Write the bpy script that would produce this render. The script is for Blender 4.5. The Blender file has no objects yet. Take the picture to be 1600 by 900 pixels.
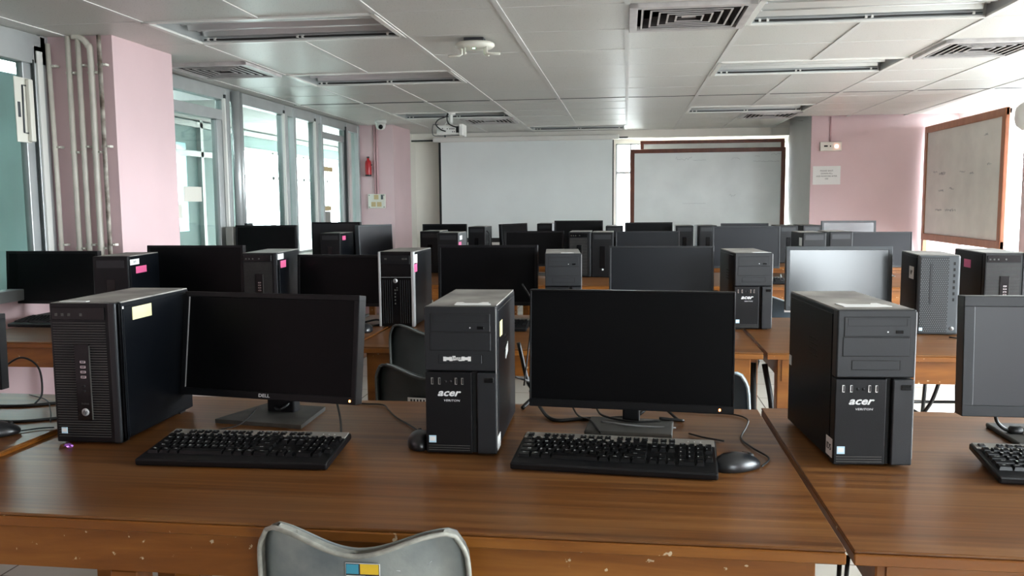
import bpy, bmesh, math, random
from mathutils import Vector, Matrix
random.seed(7)
C = bpy.context.scene.collection
PI = math.pi
R = math.radians

# ------------------------------------------------------------------ camera, sky, exposure
cam_data = bpy.data.cameras.new('camera')
cam_data.sensor_width = 36.0
cam_data.lens = 36.0 * 1329.18 / 1600.0
cam_data.clip_start = 0.05
cam = bpy.data.objects.new('camera', cam_data)
C.objects.link(cam)
right = Vector((0.99117, 0.1324, -0.00784))
up = Vector((-0.00562, 0.10101, 0.99487))
back = Vector((0.13252, -0.98604, 0.10086))
m4 = Matrix((right, up, back)).transposed().to_4x4()
m4.translation = Vector((0, 0, 1.34))
cam.matrix_world = m4
bpy.context.scene.camera = cam

w = bpy.data.worlds.new('sky')
bpy.context.scene.world = w
w.use_nodes = True
nt = w.node_tree                      # overcast white sky above, paler ground below the horizon
tcw = nt.nodes.new('ShaderNodeTexCoord')
sep = nt.nodes.new('ShaderNodeSeparateXYZ')
rmp = nt.nodes.new('ShaderNodeValToRGB')
rmp.color_ramp.elements[0].position = 0.44
rmp.color_ramp.elements[0].color = (0.29, 0.31, 0.32, 1)
rmp.color_ramp.elements[1].position = 0.54
rmp.color_ramp.elements[1].color = (0.92, 0.97, 1.04, 1)
mad = nt.nodes.new('ShaderNodeMath')
mad.operation = 'MULTIPLY_ADD'
mad.inputs[1].default_value = 0.5
mad.inputs[2].default_value = 0.5
nt.links.new(tcw.outputs['Generated'], sep.inputs[0])
nt.links.new(sep.outputs['Z'], mad.inputs[0])
nt.links.new(mad.outputs[0], rmp.inputs['Fac'])
nt.links.new(rmp.outputs['Color'], nt.nodes['Background'].inputs[0])
w.node_tree.nodes['Background'].inputs[1].default_value = 6.0
vs = bpy.context.scene.view_settings
vs.view_transform = 'Standard'
vs.look = 'None'
vs.exposure = 2.5
vs.gamma = 1.0
vs.use_curve_mapping = False


def portal(name, loc, rot, sx, sy):
    """marks a window opening for the sky sampler; gives no light of its own"""
    l = bpy.data.lights.new(name, 'AREA')
    l.shape = 'RECTANGLE'
    l.size = sx
    l.size_y = sy
    l.cycles.is_portal = True
    o = bpy.data.objects.new(name, l)
    o.location = loc
    o.rotation_euler = rot
    C.objects.link(o)


WZ0, WZ1 = 0.62, 2.20            # right-hand windows
RWIN = [(7.74, 10.02), (3.7, 6.98), (0.0, 3.3)]
for a, b in RWIN:
    portal('daylight_opening', (3.70, (a + b) / 2, (WZ0 + WZ1) / 2), (0, PI / 2, 0), WZ1 - WZ0, b - a)
BWIN = (1.9, 3.3)
portal('daylight_opening', (sum(BWIN) / 2, -4.05, 1.5), (PI / 2, 0, 0), BWIN[1] - BWIN[0], 1.3)
portal('daylight_opening', (-4.78, 11.9, 1.4), (0, -PI / 2, 0), 1.3, 4.0)
portal('daylight_opening', (0.955, 11.64, 1.4), (-PI / 2, 0, 0), 2.2, 1.4)

# ------------------------------------------------------------------ materials
MATS = {}


def mat(name, col, rough=0.5, metal=0.0, spec=0.5, var=0.0, scale=8.0, bump=0.0, bscale=None, col2=None, emit=0.0, coat=0.0):
    if name in MATS:
        return MATS[name]
    m = bpy.data.materials.new(name)
    m.use_nodes = True
    nt = m.node_tree
    b = nt.nodes['Principled BSDF']
    b.inputs['Base Color'].default_value = (*col, 1)
    b.inputs['Roughness'].default_value = rough
    b.inputs['Metallic'].default_value = metal
    b.inputs['Specular IOR Level'].default_value = spec
    if coat:
        b.inputs['Coat Weight'].default_value = coat
        b.inputs['Coat Roughness'].default_value = 0.15
    if emit:
        b.inputs['Emission Color'].default_value = (*col, 1)
        b.inputs['Emission Strength'].default_value = emit
    if var or col2 or bump:
        tc = nt.nodes.new('ShaderNodeTexCoord')
        if var or col2:
            n = nt.nodes.new('ShaderNodeTexNoise')
            n.inputs['Scale'].default_value = scale
            n.inputs['Detail'].default_value = 6
            nt.links.new(tc.outputs['Object'], n.inputs['Vector'])
            r = nt.nodes.new('ShaderNodeValToRGB')
            r.color_ramp.elements[0].position = 0.35
            r.color_ramp.elements[1].position = 0.65
            c2 = col2 or tuple(min(1, c * (1 + var)) for c in col)
            c1 = col if col2 else tuple(c * (1 - var) for c in col)
            r.color_ramp.elements[0].color = (*c1, 1)
            r.color_ramp.elements[1].color = (*c2, 1)
            nt.links.new(n.outputs['Fac'], r.inputs['Fac'])
            nt.links.new(r.outputs['Color'], b.inputs['Base Color'])
        if bump:
            n2 = nt.nodes.new('ShaderNodeTexNoise')
            n2.inputs['Scale'].default_value = bscale or scale * 4
            n2.inputs['Detail'].default_value = 3
            nt.links.new(tc.outputs['Object'], n2.inputs['Vector'])
            bp = nt.nodes.new('ShaderNodeBump')
            bp.inputs['Strength'].default_value = bump
            bp.inputs['Distance'].default_value = 0.004
            nt.links.new(n2.outputs['Fac'], bp.inputs['Height'])
            nt.links.new(bp.outputs['Normal'], b.inputs['Normal'])
    MATS[name] = m
    return m


def wood(name, dark, mid, light, rough, stretch=(0.9, 16, 16), dust=None, wear=None):
    if name in MATS:
        return MATS[name]
    m = bpy.data.materials.new(name)
    m.use_nodes = True
    nt = m.node_tree
    b = nt.nodes['Principled BSDF']
    tc = nt.nodes.new('ShaderNodeTexCoord')
    mp = nt.nodes.new('ShaderNodeMapping')
    mp.inputs['Scale'].default_value = stretch
    nt.links.new(tc.outputs['Object'], mp.inputs['Vector'])
    n = nt.nodes.new('ShaderNodeTexNoise')
    n.inputs['Scale'].default_value = 1.6
    n.inputs['Detail'].default_value = 9
    n.inputs['Roughness'].default_value = 0.62
    n.inputs['Distortion'].default_value = 0.6
    nt.links.new(mp.outputs['Vector'], n.inputs['Vector'])
    r = nt.nodes.new('ShaderNodeValToRGB')
    e = r.color_ramp.elements
    e[0].position = 0.28
    e[0].color = (*dark, 1)
    e[1].position = 0.72
    e[1].color = (*light, 1)
    q = e.new(0.5)
    q.color = (*mid, 1)
    nt.links.new(n.outputs['Fac'], r.inputs['Fac'])
    last = r.outputs['Color']
    if dust:
        n2 = nt.nodes.new('ShaderNodeTexNoise')
        n2.inputs['Scale'].default_value = 3.0
        n2.inputs['Detail'].default_value = 8
        nt.links.new(tc.outputs['Object'], n2.inputs['Vector'])
        r2 = nt.nodes.new('ShaderNodeValToRGB')
        r2.color_ramp.elements[0].position = 0.45
        r2.color_ramp.elements[1].position = 0.8
        r2.color_ramp.elements[0].color = (0, 0, 0, 1)
        r2.color_ramp.elements[1].color = (0.45, 0.45, 0.45, 1)
        nt.links.new(n2.outputs['Fac'], r2.inputs['Fac'])
        mx = nt.nodes.new('ShaderNodeMixRGB')
        mx.inputs['Color2'].default_value = (*dust, 1)
        nt.links.new(r2.outputs['Color'], mx.inputs['Fac'])
        nt.links.new(last, mx.inputs['Color1'])
        last = mx.outputs['Color']
    if wear:
        n3 = nt.nodes.new('ShaderNodeTexNoise')
        n3.inputs['Scale'].default_value = 42
        n3.inputs['Detail'].default_value = 5
        nt.links.new(tc.outputs['Object'], n3.inputs['Vector'])
        r3 = nt.nodes.new('ShaderNodeValToRGB')
        r3.color_ramp.elements[0].position = 0.69
        r3.color_ramp.elements[1].position = 0.71
        nt.links.new(n3.outputs['Fac'], r3.inputs['Fac'])
        mx = nt.nodes.new('ShaderNodeMixRGB')
        mx.inputs['Color2'].default_value = (*wear, 1)
        nt.links.new(r3.outputs['Color'], mx.inputs['Fac'])
        nt.links.new(last, mx.inputs['Color1'])
        last = mx.outputs['Color']
    nt.links.new(last, b.inputs['Base Color'])
    b.inputs['Roughness'].default_value = rough
    b.inputs['Specular IOR Level'].default_value = 0.38
    bp = nt.nodes.new('ShaderNodeBump')
    bp.inputs['Strength'].default_value = 0.15
    bp.inputs['Distance'].default_value = 0.002
    nt.links.new(n.outputs['Fac'], bp.inputs['Height'])
    nt.links.new(bp.outputs['Normal'], b.inputs['Normal'])
    MATS[name] = m
    return m


def glass(name, tint, refl=0.12):
    m = bpy.data.materials.new(name)
    m.use_nodes = True
    nt = m.node_tree
    nt.nodes.remove(nt.nodes['Principled BSDF'])
    out = nt.nodes['Material Output']
    t = nt.nodes.new('ShaderNodeBsdfTransparent')
    t.inputs[0].default_value = (*tint, 1)
    g = nt.nodes.new('ShaderNodeBsdfGlossy')
    g.inputs['Roughness'].default_value = 0.03
    lw = nt.nodes.new('ShaderNodeLayerWeight')
    lw.inputs['Blend'].default_value = 0.5
    pw = nt.nodes.new('ShaderNodeMath')
    pw.operation = 'POWER'
    pw.inputs[1].default_value = 5.0
    nt.links.new(lw.outputs['Facing'], pw.inputs[0])
    f = nt.nodes.new('ShaderNodeMath')
    f.operation = 'MULTIPLY_ADD'
    f.inputs[1].default_value = 0.9
    f.inputs[2].default_value = 0.035
    nt.links.new(pw.outputs[0], f.inputs[0])
    mx = nt.nodes.new('ShaderNodeMixShader')
    nt.links.new(f.outputs[0], mx.inputs[0])
    nt.links.new(t.outputs[0], mx.inputs[1])
    nt.links.new(g.outputs[0], mx.inputs[2])
    nt.links.new(mx.outputs[0], out.inputs['Surface'])
    MATS[name] = m
    return m


def tile_floor():
    m = bpy.data.materials.new('floor_tiles')
    m.use_nodes = True
    nt = m.node_tree
    b = nt.nodes['Principled BSDF']
    tc = nt.nodes.new('ShaderNodeTexCoord')
    br = nt.nodes.new('ShaderNodeTexBrick')
    br.offset = 0.0
    br.inputs['Scale'].default_value = 1.0
    br.inputs['Brick Width'].default_value = 0.45
    br.inputs['Row Height'].default_value = 0.45
    br.inputs['Mortar Size'].default_value = 0.004
    br.inputs['Color1'].default_value = (0.52, 0.50, 0.44, 1)
    br.inputs['Color2'].default_value = (0.48, 0.46, 0.40, 1)
    br.inputs['Mortar'].default_value = (0.16, 0.14, 0.12, 1)
    nt.links.new(tc.outputs['Object'], br.inputs['Vector'])
    nt.links.new(br.outputs['Color'], b.inputs['Base Color'])
    b.inputs['Roughness'].default_value = 0.25
    return m


def ceil_tile():
    m = bpy.data.materials.new('ceiling_tile')
    m.use_nodes = True
    nt = m.node_tree
    b = nt.nodes['Principled BSDF']
    tc = nt.nodes.new('ShaderNodeTexCoord')
    n = nt.nodes.new('ShaderNodeTexNoise')
    n.inputs['Scale'].default_value = 130
    n.inputs['Detail'].default_value = 2
    nt.links.new(tc.outputs['Object'], n.inputs['Vector'])
    r = nt.nodes.new('ShaderNodeValToRGB')
    r.color_ramp.elements[0].position = 0.27
    r.color_ramp.elements[0].color = (0.30, 0.29, 0.27, 1)
    r.color_ramp.elements[1].position = 0.36
    r.color_ramp.elements[1].color = (0.66, 0.655, 0.63, 1)
    nt.links.new(n.outputs['Fac'], r.inputs['Fac'])
    n2 = nt.nodes.new('ShaderNodeTexNoise')
    n2.inputs['Scale'].default_value = 1.3
    n2.inputs['Detail'].default_value = 4
    nt.links.new(tc.outputs['Object'], n2.inputs['Vector'])
    r2 = nt.nodes.new('ShaderNodeValToRGB')
    r2.color_ramp.elements[0].color = (0.90, 0.88, 0.84, 1)
    r2.color_ramp.elements[1].color = (1, 1, 1, 1)
    nt.links.new(n2.outputs['Fac'], r2.inputs['Fac'])
    mx = nt.nodes.new('ShaderNodeMixRGB')
    mx.blend_type = 'MULTIPLY'
    mx.inputs['Fac'].default_value = 1
    nt.links.new(r.outputs['Color'], mx.inputs['Color1'])
    nt.links.new(r2.outputs['Color'], mx.inputs['Color2'])
    nt.links.new(mx.outputs['Color'], b.inputs['Base Color'])
    b.inputs['Roughness'].default_value = 0.42
    bp = nt.nodes.new('ShaderNodeBump')
    bp.inputs['Strength'].default_value = 0.12
    bp.inputs['Distance'].default_value = 0.002
    nt.links.new(n.outputs['Fac'], bp.inputs['Height'])
    nt.links.new(bp.outputs['Normal'], b.inputs['Normal'])
    return m


PINK = mat('pink_paint', (0.70, 0.51, 0.525), 0.55, var=0.04, scale=1.5, bump=0.06, bscale=60)
CREAM = mat('cream_paint', (0.84, 0.81, 0.74), 0.6, var=0.05, scale=1.2, bump=0.05, bscale=60)
GREYW = mat('grey_paint', (0.20, 0.195, 0.19), 0.7, var=0.05, scale=2)
WHITEP = mat('white_paint', (0.72, 0.72, 0.71), 0.6, var=0.03, scale=2)
TEAL = mat('teal_paint', (0.25, 0.36, 0.36), 0.6, var=0.08, scale=2)
ALU = mat('brushed_aluminium', (0.50, 0.52, 0.52), 0.42, metal=0.55, var=0.06, scale=5)
ALUD = mat('dark_gasket', (0.03, 0.035, 0.035), 0.5)
CEIL = ceil_tile()
TBAR = mat('tee_bar_enamel', (0.66, 0.65, 0.63), 0.5, var=0.05, scale=3)
FLOOR = tile_floor()
GLASS = glass('clear_glass', (0.97, 0.99, 0.98))
GGLASS = glass('green_glass', (0.84, 0.92, 0.89))
DESKTOP = wood('desk_laminate', (0.085, 0.027, 0.006), (0.165, 0.060, 0.014), (0.27, 0.118, 0.034), 0.32, stretch=(0.55, 26, 26), dust=(0.15, 0.095, 0.055))
DESKEDGE = wood('desk_frame_wood', (0.14, 0.042, 0.006), (0.22, 0.074, 0.011), (0.30, 0.115, 0.020), 0.35, stretch=(1.2, 10, 10), wear=(0.55, 0.42, 0.28))
BLK = mat('black_plastic', (0.004, 0.004, 0.005), 0.42, spec=0.32, bump=0.05, bscale=400)
BLKG = mat('black_gloss_plastic', (0.003, 0.003, 0.0035), 0.2, spec=0.35)
STEEL = mat('black_case_steel', (0.003, 0.004, 0.006), 0.42, spec=0.14, bump=0.04, bscale=300)
DGREY = mat('dark_grey_plastic', (0.012, 0.0135, 0.016), 0.42, spec=0.5, bump=0.05, bscale=400)
MGREY = mat('grey_case_plastic', (0.055, 0.062, 0.068), 0.45)
MESHD = mat('mesh_dots', (0.13, 0.14, 0.145), 0.5)
SILVER = mat('silver_plastic', (0.50, 0.50, 0.50), 0.4, metal=0.4)
GROOVE = mat('recess_black', (0.003, 0.003, 0.003), 0.7)
DUST = mat('dusty_case_top', (0.17, 0.16, 0.145), 0.62, col2=(0.36, 0.34, 0.31), scale=9, bump=0.1, bscale=200)
DUSTD = mat('dusty_plastic', (0.045, 0.044, 0.040), 0.6, col2=(0.085, 0.08, 0.072), scale=12)
SCREEN = mat('lcd_screen_off', (0.002, 0.002, 0.0025), 0.40, spec=0.16)
SCREENG = mat('matte_screen_off', (0.012, 0.012, 0.015), 0.38, spec=0.6)
PAPER = mat('white_paper', (0.80, 0.80, 0.78), 0.7)
YPAPER = mat('yellow_label', (0.85, 0.78, 0.42), 0.6)
PINKL = mat('pink_label', (0.85, 0.14, 0.33), 0.6)
BLUEL = mat('pale_blue_label', (0.50, 0.72, 0.85), 0.5)
INK = mat('ink', (0.03, 0.03, 0.035), 0.6)
FAINT = mat('faded_marker', (0.40, 0.42, 0.44), 0.6)
WMARK = mat('white_print', (0.78, 0.78, 0.78), 0.5)
MOUSEM = mat('mouse_plastic', (0.012, 0.013, 0.015), 0.30, spec=0.6)
KLEG = mat('key_legend', (0.80, 0.80, 0.80), 0.5)
KEYM = mat('key_plastic', (0.004, 0.004, 0.0045), 0.32, spec=0.4)
RUBBER = mat('cable_rubber', (0.008, 0.008, 0.008), 0.45)
RUBG = mat('grey_cable', (0.22, 0.22, 0.22), 0.5)
LEDO = mat('amber_led', (1.0, 0.30, 0.04), 0.4, emit=6)
LEDG = mat('green_led', (0.25, 1.0, 0.45), 0.4, emit=6)
LEDR = mat('red_neon', (1.0, 0.35, 0.25), 0.4, emit=5)
CHAIRP = mat('grey_chair_plastic', (0.15, 0.175, 0.185), 0.42, col2=(0.31, 0.33, 0.31), scale=9, bump=0.12, bscale=120)
CHAIRD = mat('dark_chair_plastic', (0.035, 0.045, 0.045), 0.42, var=0.2, scale=9)
CHAIRB = mat('blue_chair_plastic', (0.05, 0.08, 0.11), 0.42, var=0.15, scale=9)
RIMP = mat('dusty_rim', (0.23, 0.23, 0.20), 0.6, col2=(0.38, 0.37, 0.32), scale=40)
RIMD = mat('dark_dusty_rim', (0.07, 0.075, 0.07), 0.6, var=0.2, scale=30)
RIMB = mat('pale_rim', (0.45, 0.55, 0.60), 0.5)
LEGM = mat('black_tube_steel', (0.012, 0.012, 0.012), 0.35, metal=0.3)
BFRAME = wood('board_frame_wood', (0.10, 0.028, 0.014), (0.15, 0.042, 0.02), (0.20, 0.06, 0.03), 0.35, stretch=(6, 6, 1.5))
BFRAMEL = wood('board_frame_light', (0.26, 0.105, 0.05), (0.33, 0.14, 0.07), (0.40, 0.18, 0.09), 0.4, stretch=(6, 6, 1.5))
BOARD = mat('whiteboard_enamel', (0.82, 0.86, 0.85), 0.30, var=0.05, scale=2.5)
BOARDD = mat('dirty_whiteboard', (0.70, 0.70, 0.65), 0.4, var=0.08, scale=3)
SCRF = mat('screen_fabric', (0.80, 0.84, 0.83), 0.8, var=0.03, scale=1.5)
BORDER = mat('screen_border', (0.01, 0.01, 0.01), 0.7)
PIPE = mat('painted_conduit', (0.68, 0.64, 0.56), 0.4, var=0.08, scale=9)
PIPEP = mat('pink_conduit', (0.62, 0.38, 0.40), 0.5)
RUST = mat('stained_pipe', (0.50, 0.46, 0.40), 0.6, col2=(0.10, 0.07, 0.05), scale=14)
IVORY = mat('ivory_plastic', (0.72, 0.70, 0.62), 0.4)
WPLAST = mat('white_plastic', (0.75, 0.74, 0.70), 0.35)
REDM = mat('red_enamel', (0.45, 0.015, 0.02), 0.3)
REFL = mat('reflector_metal', (0.62, 0.64, 0.64), 0.28, metal=0.6)
TUBEG = mat('unlit_tube', (0.72, 0.73, 0.72), 0.25)
CHROME = mat('chrome', (0.7, 0.7, 0.7), 0.2, metal=1.0)
DARKV = mat('duct_black', (0.006, 0.006, 0.006), 0.8)
VENTD = mat('dark_vent_fin', (0.07, 0.062, 0.062), 0.8, var=0.3, scale=20)  # slanted louvre faces, darker than their pale lower lips
VENTW = mat('vent_enamel', (0.50, 0.47, 0.46), 0.45, var=0.12, scale=12)
PURP = mat('foil_purple', (0.35, 0.12, 0.50), 0.2, metal=0.5)
TAPE = mat('tan_tape', (0.55, 0.42, 0.22), 0.6)
SBLUE = mat('sticker_blue', (0.05, 0.30, 0.42), 0.5)
SYEL = mat('sticker_yellow', (0.80, 0.52, 0.03), 0.5)
CARDB = mat('cardboard', (0.25, 0.24, 0.22), 0.8)


# ------------------------------------------------------------------ helpers
class MB:
    """collects shapes that belong to one mesh object"""
    def __init__(self):
        self.bm = bmesh.new()
        self.mats = []
        self.cur = 0

    def use(self, m):
        if m not in self.mats:
            self.mats.append(m)
        self.cur = self.mats.index(m)
        return self

    def box(self, x0, x1, y0, y1, z0, z1, bev=0.0, seg=2, M=None):
        bm2 = bmesh.new()
        bmesh.ops.create_cube(bm2, size=1)
        for v in bm2.verts:
            v.co = Vector((x0 + (v.co.x + .5) * (x1 - x0), y0 + (v.co.y + .5) * (y1 - y0), z0 + (v.co.z + .5) * (z1 - z0)))
        if bev:
            bmesh.ops.bevel(bm2, geom=list(bm2.edges), offset=bev, segments=seg, profile=0.5, affect='EDGES')
        self._merge(bm2, M, smooth=False)
        return self

    def _merge(self, bm2, M=None, smooth=False):
        if M is not None:
            bm2.transform(M)
        vm = {}
        for v in bm2.verts:
            vm[v] = self.bm.verts.new(v.co)
        for f in bm2.faces:
            try:
                nf = self.bm.faces.new([vm[v] for v in f.verts])
                nf.material_index = self.cur
                nf.smooth = smooth
            except ValueError:
                pass
        bm2.free()

    def cyl(self, p0, p1, r0, r1=None, n=14, smooth=True, M=None):
        r1 = r0 if r1 is None else r1
        p0, p1 = Vector(p0), Vector(p1)
        d = (p1 - p0)
        q = d.to_track_quat('Z', 'Y').to_matrix()
        bm2 = bmesh.new()
        a = [bm2.verts.new(p0 + q @ Vector((r0 * math.cos(t), r0 * math.sin(t), 0))) for t in [2 * PI * i / n for i in range(n)]]
        b = [bm2.verts.new(p1 + q @ Vector((r1 * math.cos(t), r1 * math.sin(t), 0))) for t in [2 * PI * i / n for i in range(n)]]
        for i in range(n):
            bm2.faces.new((a[i], a[(i + 1) % n], b[(i + 1) % n], b[i]))
        bm2.faces.new(list(reversed(a)))
        bm2.faces.new(b)
        for f in bm2.faces:
            f.smooth = smooth
        self._merge(bm2, M, smooth)
        return self

    def tube(self, pts, r, n=8, M=None):
        pts = [Vector(p) for p in pts]
        bm2 = bmesh.new()
        rings = []
        prev = None
        for i, p in enumerate(pts):
            t = (pts[min(i + 1, len(pts) - 1)] - pts[max(i - 1, 0)]).normalized()
            if prev is None:
                u = t.orthogonal().normalized()
            else:
                u = (prev - t * prev.dot(t))
                u = u.normalized() if u.length > 1e-6 else t.orthogonal().normalized()
            prev = u
            v = t.cross(u)
            rings.append([bm2.verts.new(p + (u * math.cos(a) + v * math.sin(a)) * r) for a in [2 * PI * k / n for k in range(n)]])
        for a, b in zip(rings, rings[1:]):
            for k in range(n):
                bm2.faces.new((a[k], a[(k + 1) % n], b[(k + 1) % n], b[k]))
        bm2.faces.new(list(reversed(rings[0])))
        bm2.faces.new(rings[-1])
        self._merge(bm2, M, True)
        return self

    def prism(self, poly, y0, y1, M=None):
        """poly in (x, z) extruded along y"""
        bm2 = bmesh.new()
        a = [bm2.verts.new((x, y0, z)) for x, z in poly]
        b = [bm2.verts.new((x, y1, z)) for x, z in poly]
        n = len(poly)
        for i in range(n):
            bm2.faces.new((a[i], a[(i + 1) % n], b[(i + 1) % n], b[i]))
        bm2.faces.new(list(reversed(a)))
        bm2.faces.new(b)
        self._merge(bm2, M)
        return self

    def lathe(self, prof, n=24, M=None):
        """prof list of (r, z) about z"""
        bm2 = bmesh.new()
        rings = [[bm2.verts.new((max(r, 1e-4) * math.cos(2 * PI * k / n), max(r, 1e-4) * math.sin(2 * PI * k / n), z)) for k in range(n)] for r, z in prof]
        for a, b in zip(rings, rings[1:]):
            for k in range(n):
                bm2.faces.new((a[k], a[(k + 1) % n], b[(k + 1) % n], b[k]))
        bm2.faces.new(list(reversed(rings[0])))
        bm2.faces.new(rings[-1])
        self._merge(bm2, M, True)
        return self

    def text(self, s, size, loc, rot=(PI / 2, 0, 0), shear=0.0, ext=0.0003, sx=1.0, bold=0.0, M=None):
        cu = bpy.data.curves.new('t', 'FONT')
        cu.body = s
        cu.size = size
        cu.align_x = 'CENTER'
        cu.align_y = 'CENTER'
        cu.shear = shear
        cu.extrude = ext
        cu.offset = bold
        cu.resolution_u = 2
        o = bpy.data.objects.new('t', cu)
        me = bpy.data.meshes.new_from_object(o)
        bm2 = bmesh.new()
        bm2.from_mesh(me)
        from mathutils import Euler
        T = Matrix.Translation(loc) @ Euler(rot).to_matrix().to_4x4() @ Matrix.Diagonal((sx, 1, 1, 1))
        bm2.transform(T)
        self._merge(bm2, M)
        bpy.data.objects.remove(o)
        bpy.data.curves.remove(cu)
        bpy.data.meshes.remove(me)
        return self

    def build(self, name, m=None, parent=None):
        bmesh.ops.recalc_face_normals(self.bm, faces=list(self.bm.faces))
        me = bpy.data.meshes.new(name)
        self.bm.to_mesh(me)
        self.bm.free()
        mats = self.mats or [m or BLK]
        for x in mats:
            me.materials.append(x)
        o = bpy.data.objects.new(name, me)
        C.objects.link(o)
        if parent is not None:
            o.parent = parent
        return o


def bezier(pts, n=10):
    """smooth line through points (Catmull-Rom)"""
    P = [Vector(p) for p in pts]
    P = [P[0] * 2 - P[1]] + P + [P[-1] * 2 - P[-2]]
    out = []
    for i in range(1, len(P) - 2):
        for k in range(n):
            t = k / n
            a, b, c, d = P[i - 1], P[i], P[i + 1], P[i + 2]
            out.append(0.5 * ((2 * b) + (c - a) * t + (2 * a - 5 * b + 4 * c - d) * t * t + (3 * b - a - 3 * c + d) * t ** 3))
    out.append(P[-2])
    return out


def empty(name, loc=(0, 0, 0), rz=0.0):
    o = bpy.data.objects.new(name, None)
    o.empty_display_size = 0.1
    o.location = loc
    o.rotation_euler = (0, 0, rz)
    C.objects.link(o)
    return o


def tag(o, label, cat, group=None):
    o['label'] = label
    o['category'] = cat
    if group:
        o['group'] = group
    return o


def struct(o):
    o['kind'] = 'structure'
    return o


def copy_tree(o, parent=None):
    c = o.copy()
    C.objects.link(c)
    c.parent = parent
    for ch in list(o.children):
        copy_tree(ch, c)
    return c


FIRST = {}


def place(proto, loc, rz, label, cat, group=None, scale=None):
    """the first use moves the prototype itself; later uses copy it"""
    key = proto.name
    if key not in FIRST:
        FIRST[key] = True
        o = proto
    else:
        o = copy_tree(proto)
        for k in ('label', 'category', 'group'):
            if k in o:
                del o[k]
    o.location = loc
    o.rotation_euler = (0, 0, rz)
    if scale:
        o.scale = scale
    tag(o, label, cat, group)
    return o


# ------------------------------------------------------------------ the room shell
H = 2.26
HW = 2.50
XL, XR = -3.2, 3.62
YB, YF = -4.0, 11.56


def wall_y(name, x0, x1, ya, yb, openings, z0, z1, m, top=HW):
    """wall running along y with openings (ya, yb, z0, z1)"""
    mb = MB().use(m)
    cur = ya
    for a, b, lo, hi in sorted(openings):
        if a > cur:
            mb.box(x0, x1, cur, a, 0, top)
        if lo > 0:
            mb.box(x0, x1, a, b, 0, lo)
        mb.box(x0, x1, a, b, hi, top)
        cur = b
    if cur < yb:
        mb.box(x0, x1, cur, yb, 0, top)
    return struct(mb.build(name))


def wall_x(name, y0, y1, xa, xb, openings, m, top=HW):
    mb = MB().use(m)
    cur = xa
    for a, b, lo, hi in sorted(openings):
        if a > cur:
            mb.box(cur, a, y0, y1, 0, top)
        if lo > 0:
            mb.box(a, b, y0, y1, 0, lo)
        mb.box(a, b, y0, y1, hi, top)
        cur = b
    if cur < xb:
        mb.box(cur, xb, y0, y1, 0, top)
    return struct(mb.build(name))


struct(MB().use(FLOOR).box(-4.9, 3.8, -4.2, 14.6, -0.1, 0).build('floor'))
wall_y('wall_right', XR, XR + 0.14, YB, 10.05, [(a, b, WZ0, WZ1) for a, b in RWIN], 0, 0, PINK)
wall_x('wall_back', YB - 0.14, YB, XL - .14, XR + .14, [(BWIN[0], BWIN[1], 0.85, 2.15)], GREYW)
# far wall: cream with a slim window left of the boards
wall_x('wall_front', YF, YF + 0.12, -2.95, 2.30, [(-0.14, 2.05, 0.70, 2.10)], CREAM)
struct(MB().use(WHITEP).box(2.06, 2.30, 10.066, YF, 0, HW).build('wall_front_return'))
struct(MB().use(PINK).box(2.06, 3.76, 10.05, 10.065, 0, HW).build('wall_front_right'))
# left pillars
struct(MB().use(PINK).box(-3.34, -2.785, 4.42, 5.04, 0, HW).build('wall_left_pillar_near'))
struct(MB().use(PINK).box(-3.34, -2.745, 9.95, 10.75, 0, HW).build('wall_left_pillar_far'))
struct(MB().use(CREAM).box(-3.0, -2.88, 10.75, YF, 0, HW).build('wall_left_end'))
# pillars on the window side
for nm, a, b in (('wall_right_pillar_far', 7.0, 7.72), ('wall_right_pillar_middle', 3.3, 3.7), ('wall_right_pillar_near', -0.4, 0.0)):
    struct(MB().use(PINK).box(3.30, XR + 0.001, a, b, 0, HW).build(nm))
# left side wall below and above the glazing
wall_y('wall_left', XL - 0.12, XL, YB, 4.42, [(2.6, 4.36, 0.86, 2.25)], 0, 0, PINK)
wall_y('wall_left_partition', XL - 0.07, XL, 5.04, 9.95, [(5.10, 9.90, 0.86, 2.235)], 0, 0, PINK)
# pelmet beam under the far ceiling
struct(MB().use(CREAM).box(-2.88, 2.06, 11.36, YF, 2.16, HW).build('trim_1'))
struct(MB().use(ALUD).box(-2.88, 0.02, 11.34, 11.36, 2.155, 2.175).build('trim_2'))
# slab over the suspended ceiling
struct(MB().use(WHITEP).box(-3.4, 3.8, -4.2, 11.7, HW, HW + 0.1).build('ceiling_slab'))

# corridor beyond the glass partition
wall_y('wall_corridor', -4.86, -4.72, 0.5, 14.4, [(9.9, 14.0, 0.62, 2.02), (4.9, 7.0, 2.36, 2.56), (8.55, 8.75, 1.05, 2.0)], 0, 0, TEAL, top=2.75)
wall_x('wall_corridor_end', 14.4, 14.54, -4.86, -3.0, [(-4.5, -3.3, 0.8, 2.1)], WHITEP)
struct(MB().use(CREAM).box(-2.98, -2.86, YF + .125, 14.5, 0, HW).build('wall_corridor_side'))
struct(MB().use(TEAL).box(-4.86, -3.2, 0.38, 0.5, 0, 2.7).build('wall_corridor_near'))
struct(MB().use(WHITEP).box(-4.8, -3.2, 7.3, 14.5, 2.26, 2.34).build('ceiling_corridor'))
struct(MB().use(WHITEP).box(-4.8, -3.2, 0.4, 7.3, 2.66, 2.74).build('ceiling_corridor_high'))
struct(MB().use(WHITEP).box(-4.8, -3.2, 7.26, 7.30, 2.26, 2.70).build('trim_3'))
mb = MB().use(ALU)
for y in (9.93, 11.0, 12.1, 13.1, 13.95):
    mb.box(-4.75, -4.70, y - .03, y + .03, 0.62, 2.02)
mb.box(-4.75, -4.70, 9.9, 14.0, 1.66, 1.70)
mb.box(-4.75, -4.70, 9.9, 14.0, 0.60, 0.64)
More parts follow.
